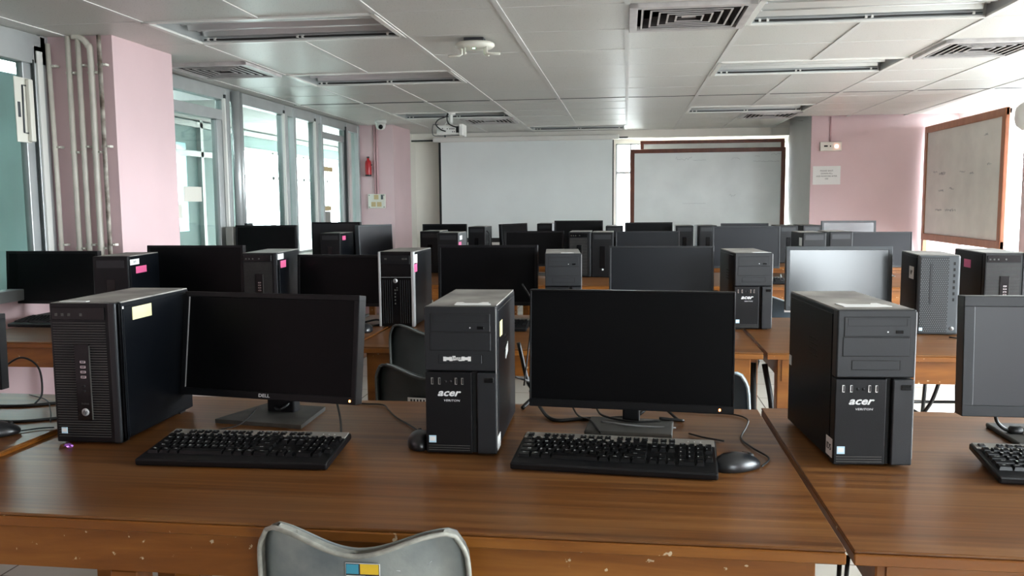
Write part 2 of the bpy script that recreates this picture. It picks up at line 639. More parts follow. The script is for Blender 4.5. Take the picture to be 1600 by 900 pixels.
mb.box(-4.75, -4.70, 9.9, 14.0, 2.0, 2.04)
struct(mb.build('window_1'))
mb = MB().use(ALU)
for x in (-4.47, -3.9, -3.33):
    mb.box(x - .03, x + .03, 14.38, 14.42, 0.8, 2.1)
mb.box(-4.5, -3.3, 14.38, 14.42, 1.6, 1.65)
struct(mb.build('window_2'))


def window_frame(name, x, ya, yb, z0, z1, posts, m, gl, th=0.045, bars=()):
    """aluminium window in a wall that runs along y"""
    mb = MB().use(m)
    mb.box(x - th / 2, x + th / 2, ya, yb, z0, z0 + th, bev=.004)
    mb.box(x - th / 2, x + th / 2, ya, yb, z1 - th, z1, bev=.004)
    for y in [ya + th / 2] + list(posts) + [yb - th / 2]:
        mb.box(x - th / 2, x + th / 2, y - th / 2, y + th / 2, z0, z1, bev=.004)
    for a, b, z in bars:
        mb.box(x - th / 2 + .002, x + th / 2 - .002, a, b, z - .02, z + .02, bev=.003)
    o = struct(mb.build(name))
    g = MB().use(gl).box(x - .003, x + .003, ya + .01, yb - .01, z0 + .01, z1 - .01).build('window_pane', None, o)
    return o


for i, (a, b) in enumerate(RWIN):
    n = 3 if i else 2
    window_frame('window_%d' % (3 + i), 3.69, a, b, WZ0, WZ1, [a + (b - a) * k / n for k in range(1, n)], ALU, GLASS, th=.05,
                 bars=[(a, b, 1.75)])
mb = MB().use(ALU)
for x in (BWIN[0] + .025, sum(BWIN) / 2, BWIN[1] - .025):
    mb.box(x - .025, x + .025, -4.09, -4.04, .85, 2.15)
mb.box(BWIN[0], BWIN[1], -4.09, -4.04, .85, .90)
mb.box(BWIN[0], BWIN[1], -4.09, -4.04, 2.10, 2.15)
o = struct(mb.build('window_7'))
MB().use(GLASS).box(BWIN[0], BWIN[1], -4.068, -4.062, .86, 2.14).build('window_pane', None, o)
mb = MB().use(ALU)
for xx in (-0.13, 0.055, 0.7, 1.37, 2.04):
    mb.box(xx - .01, xx + .01, 11.58, 11.62, .7, 2.10)
mb.box(-0.14, 2.05, 11.58, 11.62, 1.70, 1.73)
mb.box(-0.14, 2.05, 11.58, 11.62, 2.08, 2.10)
o = struct(mb.build('window_8'))
MB().use(GLASS).box(-0.13, 2.04, 11.598, 11.602, .71, 2.09).build('window_pane', None, o)

# near-left sliding window
mb = MB().use(ALU)
x = -3.2
mb.box(x - .05, x + .035, 2.6, 4.40, 2.10, 2.255, bev=.005)
mb.box(x - .05, x + .035, 2.6, 4.36, 0.84, 0.90, bev=.005)
mb.box(x - .05, x + .035, 4.30, 4.40, 0.84, 2.20, bev=.004)
mb.box(x - .02, x + .02, 4.225, 4.29, 0.90, 2.10, bev=.004)
mb.box(x - .05, x + .035, 2.58, 2.66, 0.84, 2.20, bev=.004)
mb.box(x - .05, x + .035, 4.36, 4.42, 2.15, 2.26)
mb.use(ALUD).box(x + .03, x + .037, 4.285, 4.297, 0.9, 2.12)
mb.use(WPLAST).box(x + .034, x + .042, 4.315, 4.36, 0.86, 2.17)
o = struct(mb.build('window_9'))
MB().use(GGLASS).box(x - .004, x + .004, 2.64, 4.24, 0.88, 2.12).build('window_pane', None, o)

# the glass partition between room and corridor: posts, transoms, doors
mb = MB().use(ALU)
x = -3.2
zt = 2.235
mb.box(x - .04, x + .04, 5.04, 9.95, 2.16, 2.255, bev=.004)
mb.box(x - .05, x + .05, 5.04, 9.95, 0.84, 0.88, bev=.004)
for y, t in ((5.10, .06), (6.53, .07), (7.72, .06), (7.92, .05), (8.52, .06), (8.66, .05), (9.48, .06), (9.90, .06)):
    mb.box(x - .04, x + .05, y - t / 2, y + t / 2, 0.86, 2.24, bev=.004)
mb.box(x - .03, x + .03, 5.1, 6.53, 2.00, 2.08, bev=.004)
mb.box(x - .03, x + .03, 8.66, 9.48, 2.02, 2.09, bev=.004)
mb.box(x - .025, x + .025, 6.38, 6.47, 0.88, 2.0, bev=.004)
mb.box(x - .025, x + .025, 5.14, 5.22, 0.88, 2.0, bev=.004)
mb.box(x - .025, x + .025, 9.36, 9.44, 0.88, 2.02, bev=.004)
mb.use(ALUD)
for y in (6.50, 7.685, 8.485, 9.445):
    mb.box(x + .03, x + .052, y - .026, y - .004, 0.88, 2.2)
mb.use(WPLAST)
for y in (6.475, 7.66, 8.46):
    mb.box(x + .03, x + .054, y - .012, y + .012, 0.88, 2.17)
mb.use(ALU)
mb.cyl((x + .07, 6.62, 0.86), (x + .07, 6.62, 2.24), .035)
mb.cyl((x + .07, 6.70, 0.86), (x + .07, 6.70, 2.24), .022)
o = struct(mb.build('window_10'))
MB().use(GGLASS).box(x - .004, x + .004, 5.06, 9.94, 0.88, 2.2).build('window_pane', None, o)
# sill shelf
struct(MB().use(CREAM).box(-3.25, -3.06, 6.8, 9.92, 0.80, 0.86, bev=.005).build('trim_4'))
# corridor-side framed glazing behind the first bay
mb = MB().use(ALU)
for y, t in ((7.95, .05), (9.02, .06), (9.55, .08)):
    mb.box(-4.72, -4.67, y - t / 2, y + t / 2, 0, 2.26)
mb.box(-4.72, -4.67, 7.95, 9.55, 1.86, 1.92)
mb.box(-4.72, -4.67, 7.3, 14.4, 2.18, 2.24)
struct(mb.build('door_1'))

# suspended ceiling: tiles, tee bars, openings for lights and vents
XS = [-3.2] + [round(0.61 * k, 3) for k in range(-5, 6)] + [3.62]
YS = [round(4.13 - 0.61 * k, 3) for k in range(13, 0, -1)] + [4.13, 4.74, 5.35, 5.96, 6.57, 7.18, 7.79, 8.09, 8.70, 9.31, 9.92, 10.53, 11.14, 11.36]
YS = [-4.0] + [y for y in YS if y > -3.9]
LIGHTS = [(-2.44, -1.22, 4.13, 4.74), (-2.44, -1.22, 5.96, 6.57), (-2.44, -1.22, 8.70, 9.31), (-1.22, 0.0, 10.53, 11.14),
          (0.61, 1.83, 4.13, 4.74), (0.61, 1.83, 5.96, 6.57), (0.61, 1.83, 8.70, 9.31)]
VENTS = [(0.0, 0.61, 4.13, 4.74), (-3.05, -2.44, 5.35, 5.96), (-1.83, -1.22, 9.31, 9.92), (1.22, 1.83, 9.31, 9.92), (1.83, 2.44, 5.35, 5.96)]
mb = MB().use(CEIL)
for x0, x1 in zip(XS, XS[1:]):
    for y0, y1 in zip(YS, YS[1:]):
        cx, cy = (x0 + x1) / 2, (y0 + y1) / 2
        if any(a < cx < b and c < cy < d for a, b, c, d in LIGHTS + VENTS):
            continue
        if cx > 2.06 and cy > 10.2:
            continue
        sag = random.uniform(0, .0025)
        mb.box(x0 + .003, x1 - .003, y0 + .003, y1 - .003, H + .002 - sag, H + .018)
struct(mb.build('ceiling'))
mb = MB().use(TBAR)
for x in XS:
    segs = [(YB, 11.36)]
    for a, b, c, d in LIGHTS:
        if a + .1 < x < b - .1:
            segs = [s for p, q in segs for s in (((p, c), (d, q)) if p < c and q > d else ((p, q),))]
    for p, q in segs:
        mb.box(x - .014, x + .014, p, q, H - .004, H + .004)
struct(mb.build('trim_5'))
mb = MB().use(TBAR)
for y in YS:
    segs = [(-3.2, 3.62)]
    for p, q in segs:
        mb.box(p, q, y - .004, y + .004, H - .0005, H + .004)
mb.use(ALUD).box(-3.1, 3.6, 7.783, 7.797, H - .003, H + .002)
struct(mb.build('trim_6'))

# ------------------------------------------------------------------ lights and vents in the ceiling


def make_light():
    t = empty('ceiling_light')
    L, W = 1.16, 0.56
    mb = MB().use(WPLAST)      # flange
    for x0, x1, y0, y1 in ((0, 1.22, 0, .03), (0, 1.22, .58, .61), (0, .03, 0, .61), (1.19, 1.22, 0, .61)):
        mb.box(x0, x1, y0, y1, -.008, .004, bev=.001, seg=1)
    mb.build('frame', None, t)
    mb = MB().use(REFL)
    mb.box(.02, 1.20, .02, .59, .10, .105)
    mb.box(.02, 1.20, .02, .024, 0, .10)
    mb.box(.02, 1.20, .586, .59, 0, .10)
    mb.box(.02, .024, .02, .59, 0, .10)
    mb.box(1.196, 1.20, .02, .59, 0, .10)
    mb.build('housing', None, t)
    mb = MB().use(REFL)
    Mx = Matrix.Rotation(PI / 2, 4, 'Z')
    for y0 in (.05, .225, .40):   # three shallow trough reflectors along the length
        poly = [(y0, .03), (y0 + .02, .075), (y0 + .06, .09), (y0 + .10, .09), (y0 + .14, .075), (y0 + .16, .03),
                (y0 + .165, .03), (y0 + .145, .08), (y0 + .10, .095), (y0 + .06, .095), (y0 + .015, .08), (y0 - .005, .03)]
        bm2 = bmesh.new()
        a = [bm2.verts.new((.05, p, z)) for p, z in poly]
        b = [bm2.verts.new((1.17, p, z)) for p, z in poly]
        n = len(poly)
        for i in range(n):
            bm2.faces.new((a[i], a[(i + 1) % n], b[(i + 1) % n], b[i]))
        mb._merge(bm2)
    mb.build('reflector', None, t)
    for y in (.13, .305, .48):
        mb = MB().use(TUBEG).cyl((.07, y, .055), (1.15, y, .055), .013)
        o = mb.build('fluorescent_tube', None, t)
        MB().use(SILVER).cyl((.05, y, .055), (.075, y, .055), .0145).cyl((1.145, y, .055), (1.17, y, .055), .0145).build('end_cap', None, o)
    mb = MB().use(RUBBER).tube(bezier([(.05, .565, .012), (.4, .568, .010), (.8, .564, .012), (1.17, .566, .010)]), .005)
    mb.use(WPLAST)
    for x in (.07, .11, .60, .63, 1.12):
        mb.box(x, x + .012, .556, .576, .006, .020)
    mb.build('wire', None, t)
    return t


light0 = make_light()
LL = ['ceiling light with grey trough reflectors at upper left, above the pink pillar',
      'ceiling light in the left half, second from the camera behind the first one',
      'thin-looking recessed ceiling light just in front of the projector',
      'farthest ceiling light, right above the top of the projection screen',
      'large ceiling light at the top right edge of the photo',
      'ceiling light at right, second from the camera, beside the square vent',
      'third ceiling light on the right, above the pink end wall']
for (a, b, c, d), lab in zip(LIGHTS, LL):
    place(light0, (a, c, H), 0, lab, 'ceiling light', 'unlit recessed fluorescent fittings')


def make_vent():
    t = empty('ceiling_vent')
    mb = MB().use(VENTW)
    for x0, x1, y0, y1 in ((.01, .60, .01, .05), (.01, .60, .56, .60), (.01, .05, .01, .60), (.56, .60, .01, .60)):
        mb.box(x0, x1, y0, y1, -.022, .004, bev=.002, seg=1)
    mb.build('frame', None, t)
    MB().use(DARKV).box(.02, .59, .02, .59, .10, .11).box(.02, .025, .02, .59, 0, .1).box(.585, .59, .02, .59, 0, .1).box(.02, .59, .02, .025, 0, .1).box(.02, .59, .585, .59, 0, .1).build('duct_box', None, t)
    for k in range(5):
        r = .235 - k * .042
        mb = MB().use(VENTW)
        bm2 = bmesh.new()
        c = .305
        def ring(rr, z):
            return [bm2.verts.new((c + sx * rr, c + sy * rr, z)) for sx, sy in ((-1, -1), (1, -1), (1, 1), (-1, 1))]
        A = ring(r, -.014)
        B = ring(r - .014, .034)
        D = ring(r - .0165, .034)
        E_ = ring(r - .0035, -.015)
        for P, Q in ((A, B), (B, D), (D, E_), (E_, A)):
            for i in range(4):
                bm2.faces.new((P[i], P[(i + 1) % 4], Q[(i + 1) % 4], Q[i]))
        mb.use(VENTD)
        mb._merge(bm2)
        mb.use(VENTW)
        ro, ri = r + .002, r - .007
        for a_, b_, c_, d_ in ((-ro, ro, -ro, -ri), (-ro, ro, ri, ro), (-ro, -ri, -ri, ri), (ri, ro, -ri, ri)):
            mb.box(c + a_, c + b_, c + c_, c + d_, -.018, -.0145)
        mb.build('louvre', None, t)
    MB().use(VENTW).box(.27, .34, .27, .34, -.006, -.002).build('centre_plate', None, t)
    return t


vent0 = make_vent()
VL = ['square stepped air vent at the top, right of the ceiling centre line', 'square air vent at left, beside the pink pillar and glass partition',
      'air vent at the far end, right of the projector', 'air vent at the far right end, above the pink wall corner',
      'square air vent near the right edge of the photo, above the angled whiteboard']
for (a, b, c, d), lab in zip(VENTS, VL):
    place(vent0, (a, c, H), 0, lab, 'air vent', 'square ceiling air diffusers')

# ------------------------------------------------------------------ desks


def desk(x0, x1, y0, y1, label, zt=0.75, mids=(), group='long wooden computer desks'):
    t = empty('computer_desk', ((x0 + x1) / 2, (y0 + y1) / 2, 0))
    hw, hd = (x1 - x0) / 2, (y1 - y0) / 2
    mb = MB().use(DESKTOP).box(-hw, hw, -hd + .004, hd, zt - .006, zt, bev=.0015, seg=1)
    mb.build('tabletop', None, t)
    MB().use(DESKEDGE).box(-hw, hw, -hd, hd, zt - .026, zt - .0062, bev=.002, seg=1).build('edge_board', None, t)
    MB().use(DESKEDGE).box(-hw + .06, hw - .06, -hd + .025, -hd + .047, zt - .115, zt - .0262).build('front_apron', None, t)
    MB().use(DESKEDGE).box(-hw + .06, hw - .06, hd - .047, hd - .025, zt - .115, zt - .0262).build('back_apron', None, t)
    for s in (-1, 1):
        xa = s * (hw - .07)
        MB().use(DESKEDGE).box(xa - .011, xa + .011, -hd + .05, hd - .05, zt - .115, zt - .0262).build('side_apron', None, t)
    for sx in (-1, 1):
        for sy in (-1, 1):
            cx, cy = sx * (hw - .075), sy * (hd - .062)
            MB().use(DESKEDGE).box(cx - .032, cx + .032, cy - .032, cy + .032, 0, zt - .0264, bev=.003, seg=1).build('leg', None, t)
    for mx, my in mids:
        cx, cy = mx - (x0 + x1) / 2, my - (y0 + y1) / 2
        MB().use(DESKEDGE).box(cx - .028, cx + .028, cy - .028, cy + .028, 0, zt - .116, bev=.003, seg=1).build('leg', None, t)
    tag(t, label, 'desk', group)
    return t


desk(-1.46, 0.372, 1.445, 2.43, 'front brown wooden desk with the white-logo tower and two keyboards on it', mids=((-0.963, 1.50), (-0.90, 1.62)))
desk(0.385, 2.22, 1.445, 2.45, 'brown wooden desk at the right front corner, beyond the dark joint')
desk(-3.10, -1.462, 1.36, 2.36, 'dim wooden desk at the left edge carrying a mouse and tangled cables', zt=0.762)
desk(-2.95, -1.125, 3.34, 4.33, 'wooden desk of the second row, at left below the pipes')
desk(-1.11, 0.53, 3.35, 4.38, 'middle desk of the second row, behind the front desk')
desk(0.545, 2.37, 3.35, 4.38, 'orange-lit desk of the second row at right, with the mesh-front tower')
desk(-3.12, -1.28, 5.98, 7.30, 'third-row desk at left, beside the glass partition')
desk(-1.26, 0.57, 5.95, 7.10, 'third-row desk in the middle, pale top showing between two towers')
desk(0.585, 2.42, 5.95, 7.10, 'third-row desk at right, in front of the pink end wall')
desk(-2.75, -0.95, 7.70, 8.80, 'fourth-row desk at left, mostly hidden behind black towers')
desk(-0.94, 0.88, 7.70, 8.90, 'fourth-row desk in the middle, hidden behind monitors')
desk(0.895, 2.70, 7.70, 8.80, 'fourth-row desk at right, hidden behind monitors')
desk(-1.45, 0.30, 9.10, 9.90, 'last desk, in front of the projection screen')

# ------------------------------------------------------------------ towers


def case_shell(t, w_, d_, h_, side=STEEL, bez=.03, top=DUST):
    MB().use(side).box(-w_ / 2 + .002, w_ / 2 - .002, bez, d_, .008, h_ - .004, bev=.003).build('case_body', None, t)
    MB().use(top).box(-w_ / 2 + .004, w_ / 2 - .004, .004, d_ - .002, h_ - .0045, h_ - .001).build('top_panel', None, t)
    MB().use(side).box(w_ / 2 - .0025, w_ / 2, bez + .006, d_ - .014, .014, h_ - .014, bev=.001, seg=1).build('side_panel', None, t)
    MB().use(side).box(-w_ / 2, -w_ / 2 + .0025, bez + .006, d_ - .014, .014, h_ - .014, bev=.001, seg=1).build('side_panel', None, t)
    for sx in (-1, 1):
        for y in (.04, d_ - .04):
            cx = sx * (w_ / 2 - .025)
            MB().use(RUBBER).box(cx - .012, cx + .012, y - .015, y + .015, 0, .009).build('foot', None, t)
    # rear grille plate
    mb = MB().use(MGREY).box(-w_ / 2 + .008, w_ / 2 - .008, d_ - .001, d_ + .001, .02, h_ - .02)
    mb.use(GROOVE)
    for k in range(7):
        mb.box(-w_ / 2 + .02, w_ / 2 - .05, d_ + .0005, d_ + .0015, .04 + k * .022, .052 + k * .022)
    mb.build('rear_panel', None, t)


def acer_tower():
    t = empty('computer_tower')
    w_, d_, h_ = .168, .39, .352
    case_shell(t, w_, d_, h_)
    mb = MB().use(DGREY)
    zs = h_ * .565                # seam between upper and lower bezel
    mb.box(-w_ / 2, w_ / 2, 0, .03, zs + .002, h_ - .001, bev=.003)
    o = mb.build('front_bezel', None, t)
    # left lower panel, right column and groove between them
    MB().use(BLK).box(-w_ / 2, .026, .001, .03, .006, zs - .001, bev=.002).build('lower_panel', None, t)
    MB().use(GROOVE).box(.026, .038, .010, .03, .006, zs - .001).build('groove', None, t)
    MB().use(DGREY).box(.038, w_ / 2, -.003, .03, .006, zs - .001, bev=.003).build('power_column', None, t)
    MB().use(SILVER).box(w_ / 2 - .0014, w_ / 2 + .0006, -.0006, .001, .02, h_ - .006).build('edge_highlight', None, t)  # highlight on the right bezel edge, painted as a thin silver strip
    # drive bays
    f = MB().use(GROOVE).box(-.070, .071, -.0004, .004, h_ - .060, h_ - .016)
    f.build('bay_recess', None, t)
    d1 = MB().use(DGREY).box(-.069, .070, -.0012, .004, h_ - .059, h_ - .017, bev=.0008, seg=1)
    d1 = d1.build('optical_drive', None, t)
    MB().use(GROOVE).box(-.062, .064, -.0018, -.001, h_ - .0365, h_ - .0358).box(-.062, .064, -.0018, -.001, h_ - .0208, h_ - .0202).box(-.062, -.0613, -.0018, -.001, h_ - .0365, h_ - .0202).box(.0633, .064, -.0018, -.001, h_ - .0365, h_ - .0202).build('tray_seam', None, d1)
    MB().use(BLKG).box(.040, .056, -.003, -.001, h_ - .053, h_ - .046, bev=.0006, seg=1).build('eject_button', None, d1)
    MB().use(WMARK).box(.022, .025, -.0018, -.001, h_ - .051, h_ - .048).build('drive_light', None, d1)
    MB().use(GROOVE).box(-.072, .072, -.0003, .004, h_ - .104, h_ - .061).build('bay_recess', None, t)
    MB().use(DGREY).box(-.071, .071, -.001, .004, h_ - .103, h_ - .062, bev=.0008, seg=1).build('bay_cover', None, t)
    MB().use(GROOVE).box(-.052, .053, -.0004, .004, h_ - .134, h_ - .112).build('bay_recess', None, t)
    MB().use(DGREY).box(-.051, .050, -.0010, .004, h_ - .133, h_ - .113, bev=.0006, seg=1).build('bay_cover', None, t)
    # ports
    for x in (-.070, -.053, -.014, .001):
        mb = MB().use(CHROME).box(x, x + .0055, -.0008, .003, zs - .030, zs - .014)
        mb.use(GROOVE).box(x + .0022, x + .0049, -.0014, .003, zs - .0285, zs - .0155)
        mb.build('usb_port', None, t)
    for x in (-.036, -.024):
        MB().use(GROOVE).cyl((x, -.0005, zs - .023), (x, .003, zs - .023), .003).build('audio_jack', None, t)
    MB().use(GROOVE).box(.054, .0775, -.0036, 0, zs - .025, zs - .012).use(BLKG).box(.0555, .077, -.0048, 0, zs - .024, zs - .013, bev=.001, seg=1).build('power_button', None, t)
    MB().use(WMARK).text('acer', .0235, (-.030, -.0002, zs - .050), shear=.35, sx=1.25, bold=.0006).build('maker_logo', None, t)
    MB().use(WMARK).text('VERITON', .0068, (-.022, -.0002, zs - .068), sx=1.35, shear=.2).build('model_name', None, t)
    mb = MB().use(BLUEL).box(-.077, -.060, .0003, .0015, .030, .047)
    mb.use(PAPER).box(-.075, -.062, -.0001, .0010, .034, .044).build('processor_sticker', None, t)
    mb = MB().use(DUSTD)
    for k in range(3):
        mb.box(-.078, .020, -.0005, .003, .012 + k * .0055, .0135 + k * .0055)
    mb.build('vent_lines', None, t)
    # side vents pressed in both panels
    for s in (-1, 1):
        mb = MB().use(GROOVE)
        for r in range(4):
            for c in range(5):
                y = .14 + c * .014
                z = .22 + r * .013
                mb.box(s * w_ / 2 - .0006, s * w_ / 2 + .0006, y, y + .009, z, z + .004)
        mb.build('side_vents', None, t)
    return t


def slatted_tower():
    t = empty('computer_tower')
    w_, d_, h_ = .172, .37, .354
    case_shell(t, w_, d_, h_)
    MB().use(BLK).box(-w_ / 2, w_ / 2, .002, .03, .005, h_ - .001, bev=.004).build('front_bezel', None, t)
    MB().use(DGREY).box(w_ / 2 - .020, w_ / 2, -.001, .03, .005, h_ - .001, bev=.004).build('bezel_edge', None, t)
    mb = MB().use(DUSTD)
    x0, x1 = -.078, .058
    for k in range(46):
        z = .020 + k * .0063
        mb.box(x0, x1, -.0005, .0035, z, z + .0014)
    mb.build('slats', None, t)
    MB().use(BLKG).box(x0, x1, -.0016, .002, h_ - .042, h_ - .012, bev=.0006, seg=1).build('top_strip', None, t)
    for x in (-.066, -.050, -.033, -.002):
        MB().use(DUSTD).box(x - .0035, x + .0035, -.0022, -.001, h_ - .033, h_ - .026).build('indicator_mark', None, t)
    cp = MB().use(BLKG).box(-.024, .014, -.003, .003, .062, .252, bev=.001, seg=1).build('control_strip', None, t)
    MB().use(DUSTD).box(.0135, .0152, -.0034, 0, .064, .248).build('edge_line', None, cp)
    for k in range(4):
        MB().use(CHROME).box(-.010, .004, -.0036, -.002, .168 + k * .0125, .1735 + k * .0125).use(GROOVE).box(-.008, .002, -.0040, -.002, .1695 + k * .0125, .172 + k * .0125).build('usb_port', None, cp)
    for z in (.148, .136):
        MB().use(GROOVE).cyl((-.003, -.0036, z), (-.003, -.002, z), .0035).build('audio_jack', None, cp)
    MB().use(DUSTD).text('ProDesk', .0055, (-.002, -.0034, .104)).build('model_name', None, cp)
    b = MB().use(SILVER).cyl((-.003, -.0045, .083), (-.003, -.002, .083), .0095, n=24).build('round_badge', None, cp)
    MB().use(INK).text('hp', .013, (-.003, -.0048, .084), shear=.3).build('maker_logo', None, b)
    MB().use(BLUEL).box(-.070, -.055, -.0016, 0, .028, .043).use(PAPER).box(-.0685, -.0565, -.0020, 0, .032, .041).build('processor_sticker', None, t)
    return t


def silver_tower():
    t = empty('computer_tower')
    w_, d_, h_ = .172, .38, .36
    case_shell(t, w_, d_, h_)
    MB().use(BLKG).box(-w_ / 2 + .010, w_ / 2 - .012, .001, .03, .005, h_ - .001, bev=.002).build('front_bezel', None, t)
    for a, b in ((-w_ / 2, -w_ / 2 + .011), (w_ / 2 - .013, w_ / 2)):
        MB().use(SILVER).box(a, b, -.002, .03, .003, h_ - .0005, bev=.002).build('silver_edge', None, t)
    MB().use(SILVER).box(-.074, .073, -.0005, .003, .238, .2395).build('seam_line', None, t)
    MB().use(BLK).box(-.070, .068, -.0015, .002, .300, .342, bev=.001, seg=1).build('optical_drive', None, t)
    for x in (-.055, .030, .044):
        MB().use(DUSTD).box(x, x + .011, -.0022, -.001, .322, .330).build('indicator_mark', None, t)
    b = MB().use(SILVER).cyl((-.004, -.003, .222), (-.004, 0, .222), .0105, n=24).build('round_badge', None, t)
    MB().use(INK).text('hp', .013, (-.004, -.0034, .223), shear=.3).build('maker_logo', None, b)
    mb = MB().use(DGREY)
    for k in range(13):
        x = -.066 + k * .0105
        if -.022 < x < .014:
            continue
        mb.box(x, x + .003, -.0006, .002, .02, .225)
    mb.build('vertical_ribs', None, t)
    for k in range(5):
        MB().use(DUSTD).box(-.009, -.003, -.0012, .001, .110 + k * .016, .118 + k * .016).build('usb_port', None, t)
    for z in (.176, .186):
        MB().use(DUSTD).box(.001, .006, -.0012, .001, z, z + .005).build('audio_jack', None, t)
    return t


def mesh_tower():
    t = empty('computer_tower')
    w_, d_, h_ = .168, .33, .348
    case_shell(t, w_, d_, h_)
    MB().use(MGREY).box(-w_ / 2, w_ / 2, 0, .03, .003, h_, bev=.011, seg=4).build('front_bezel', None, t)
    mb = MB().use(DGREY).box(-.076, .038, -.0012, .004, .012, h_ - .010, bev=.001, seg=1)
    mb.use(MESHD)
    for r in range(40):
        for c in range(13):
            x = -.073 + c * .0085 + (.004 if r % 2 else 0)
            z = .016 + r * .0080
            mb.box(x, x + .0035, -.0017, -.001, z, z + .0032)
    mb.build('mesh_panel', None, t)
    MB().use(DGREY).box(-.038, -.028, -.0024, -.001, .135, .312, bev=.001, seg=1).build('drive_slot', None, t)
    for k in range(7):
        MB().use(GROOVE).box(.055, .063, -.0010, .002, .305 - k * .026, .318 - k * .026).build('usb_port', None, t)
    b = MB().use(SILVER).cyl((.057, -.0025, .030), (.057, 0, .030), .0085, n=20).build('round_badge', None, t)
    MB().use(INK).text('hp', .011, (.057, -.0029, .031), shear=.3).build('maker_logo', None, b)
    MB().use(BLUEL).box(-.074, -.060, -.0020, 0, .018, .032).use(PAPER).box(-.0725, -.0615, -.0024, 0, .021, .030).build('processor_sticker', None, t)
    return t


def plain_tower():
    """a tower far away: bezel, drive, strip and badge"""
    t = empty('computer_tower')
    w_, d_, h_ = .168, .36, .350
    MB().use(STEEL).box(-w_ / 2 + .002, w_ / 2 - .002, .03, d_, .0, h_ - .004, bev=.003).build('case_body', None, t)
    MB().use(DUST).box(-w_ / 2 + .004, w_ / 2 - .004, .01, d_ - .004, h_ - .0045, h_ - .001).build('top_panel', None, t)
    MB().use(BLK).box(-w_ / 2, w_ / 2, 0, .03, 0, h_, bev=.006).build('front_bezel', None, t)
    MB().use(DGREY).box(-.065, .065, -.0015, .001, h_ - .055, h_ - .020).build('optical_drive', None, t)
    MB().use(BLKG).box(-.020, .018, -.002, .001, .07, .24).build('control_strip', None, t)
    MB().use(SILVER).cyl((0, -.003, .06), (0, 0, .06), .009, n=16).build('round_badge', None, t)
    return t


def sticker_side(t, mat_, y0, y1, z0, z1, side=1, w_=.172, label=None, name='label_sticker', skew=0.0, words=None):
    x = side * w_ / 2
    mb = MB().use(mat_)
    bm2 = bmesh.new()
    e = .0012 * side
    v = [bm2.verts.new((x + e, y, z)) for y, z in ((y0, z0), (y1, z0 + skew), (y1, z1 + skew), (y0, z1))]
    v2 = [bm2.verts.new((x, q.co.y, q.co.z)) for q in v]
    bm2.faces.new(v)
    bm2.faces.new(list(reversed(v2)))
    for i in range(4):
        bm2.faces.new((v[i], v2[i], v2[(i + 1) % 4], v[(i + 1) % 4]))
    mb._merge(bm2)
    if words:
        mb.use(INK).text(words, (z1 - z0) * .5, (x + e * 1.3, (y0 + y1) / 2, (z0 + z1) / 2 + skew / 2), rot=(PI / 2, 0, PI / 2 * side))
    o = mb.build(name, None, t)
    if label:
        o['label'] = label
    return o


def sticker_front(t, mat_, x0, x1, z0, z1, y=-.002, label=None):
    o = MB().use(mat_).box(x0, x1, y - .0008, y, z0, z1).build('label_sticker', None, t)
    if label:
        o['label'] = label
    return o


def sticker_top(t, h_, x0, x1, y0, y1, torn=True):
    mb = MB().use(PAPER)
    bm2 = bmesh.new()
    pts = [(x0, y0), (x1, y0), (x1 - .004, y0 + (y1 - y0) * .5), (x1 - .010, y0 + (y1 - y0) * .55), (x1 - .012, y1), (x1 - .026, y1), (x1 - .034, y0 + (y1 - y0) * .62),
           (x0 + .020, y0 + (y1 - y0) * .66), (x0 + .012, y1), (x0 - .002, y1 - .003)] if torn else [(x0, y0), (x1, y0), (x1, y1), (x0, y1)]
    a = [bm2.verts.new((x, y, h_ + .0006)) for x, y in pts]
    b = [bm2.verts.new((x, y, h_ - .0010)) for x, y in pts]
    bm2.faces.new(a)
    bm2.faces.new(list(reversed(b)))
    n = len(pts)
    for i in range(n):
        bm2.faces.new((a[i], b[i], b[(i + 1) % n], a[(i + 1) % n]))
    mb._merge(bm2)
    o = mb.build('torn_paper_label', None, t)
    return o


DZ = .75
G1, G2, G3, G4 = 'computer towers on the front desks', 'computer towers on the second row of desks', 'computer towers on the third row of desks', 'computer towers on the far rows of desks'
acer0 = acer_tower()
slat0 = slatted_tower()
silv0 = silver_tower()
mesh0 = mesh_tower()
plain0 = plain_tower()
# the stickers of each one are added after all copies are placed
a1 = place(acer0, (-.378, 1.907, DZ), R(1), 'black tower with white logo at the centre front, yellow sticker on its side', 'computer tower', G1)
a2 = place(acer0, (.541, 1.917, DZ), R(4.4), 'large grey-black tower with white logo at the right front, dark left side showing', 'computer tower', G1)
a3 = place(acer0, (.575, 3.954, DZ), R(4), 'tower with white logo on the second row, right of the front monitor', 'computer tower', G2)
a4 = place(acer0, (-.285, 3.90, DZ), R(5), 'tower on the second row whose top and drive bays show above the front wide monitor', 'computer tower', G2)
s1 = place(slat0, (-1.313, 1.898, DZ), R(1.4), 'black slatted tower at the left front with a yellow strip on its side', 'computer tower', G1)
s2 = place(slat0, (-1.762, 3.921, DZ), R(5), 'slatted tower on the second row behind the front monitor, white and pink stickers', 'computer tower', G2)
s3 = place(slat0, (1.635, 3.93, DZ), R(-0.7), 'slatted grey tower at the right edge of the second row with pink sticker', 'computer tower', G2)
s4 = place(slat0, (-.355, 6.62, DZ), 0, 'slatted tower with round badge on the third row, above the pale desk top', 'computer tower', G3)
v1 = place(silv0, (-1.077, 3.90, DZ), R(0), 'black tower with silver side edges standing at the left of the middle desk', 'computer tower', G2)
k1 = place(mesh0, (1.338, 3.86, DZ), R(-4.6), 'tower with mesh front and grey port column on the right second-row desk', 'computer tower', G2)
p1 = place(plain0, (-2.40, 3.70, DZ), R(8), 'plain black tower at left with a pink sticker, below the pipes', 'computer tower', G2)
P = {}
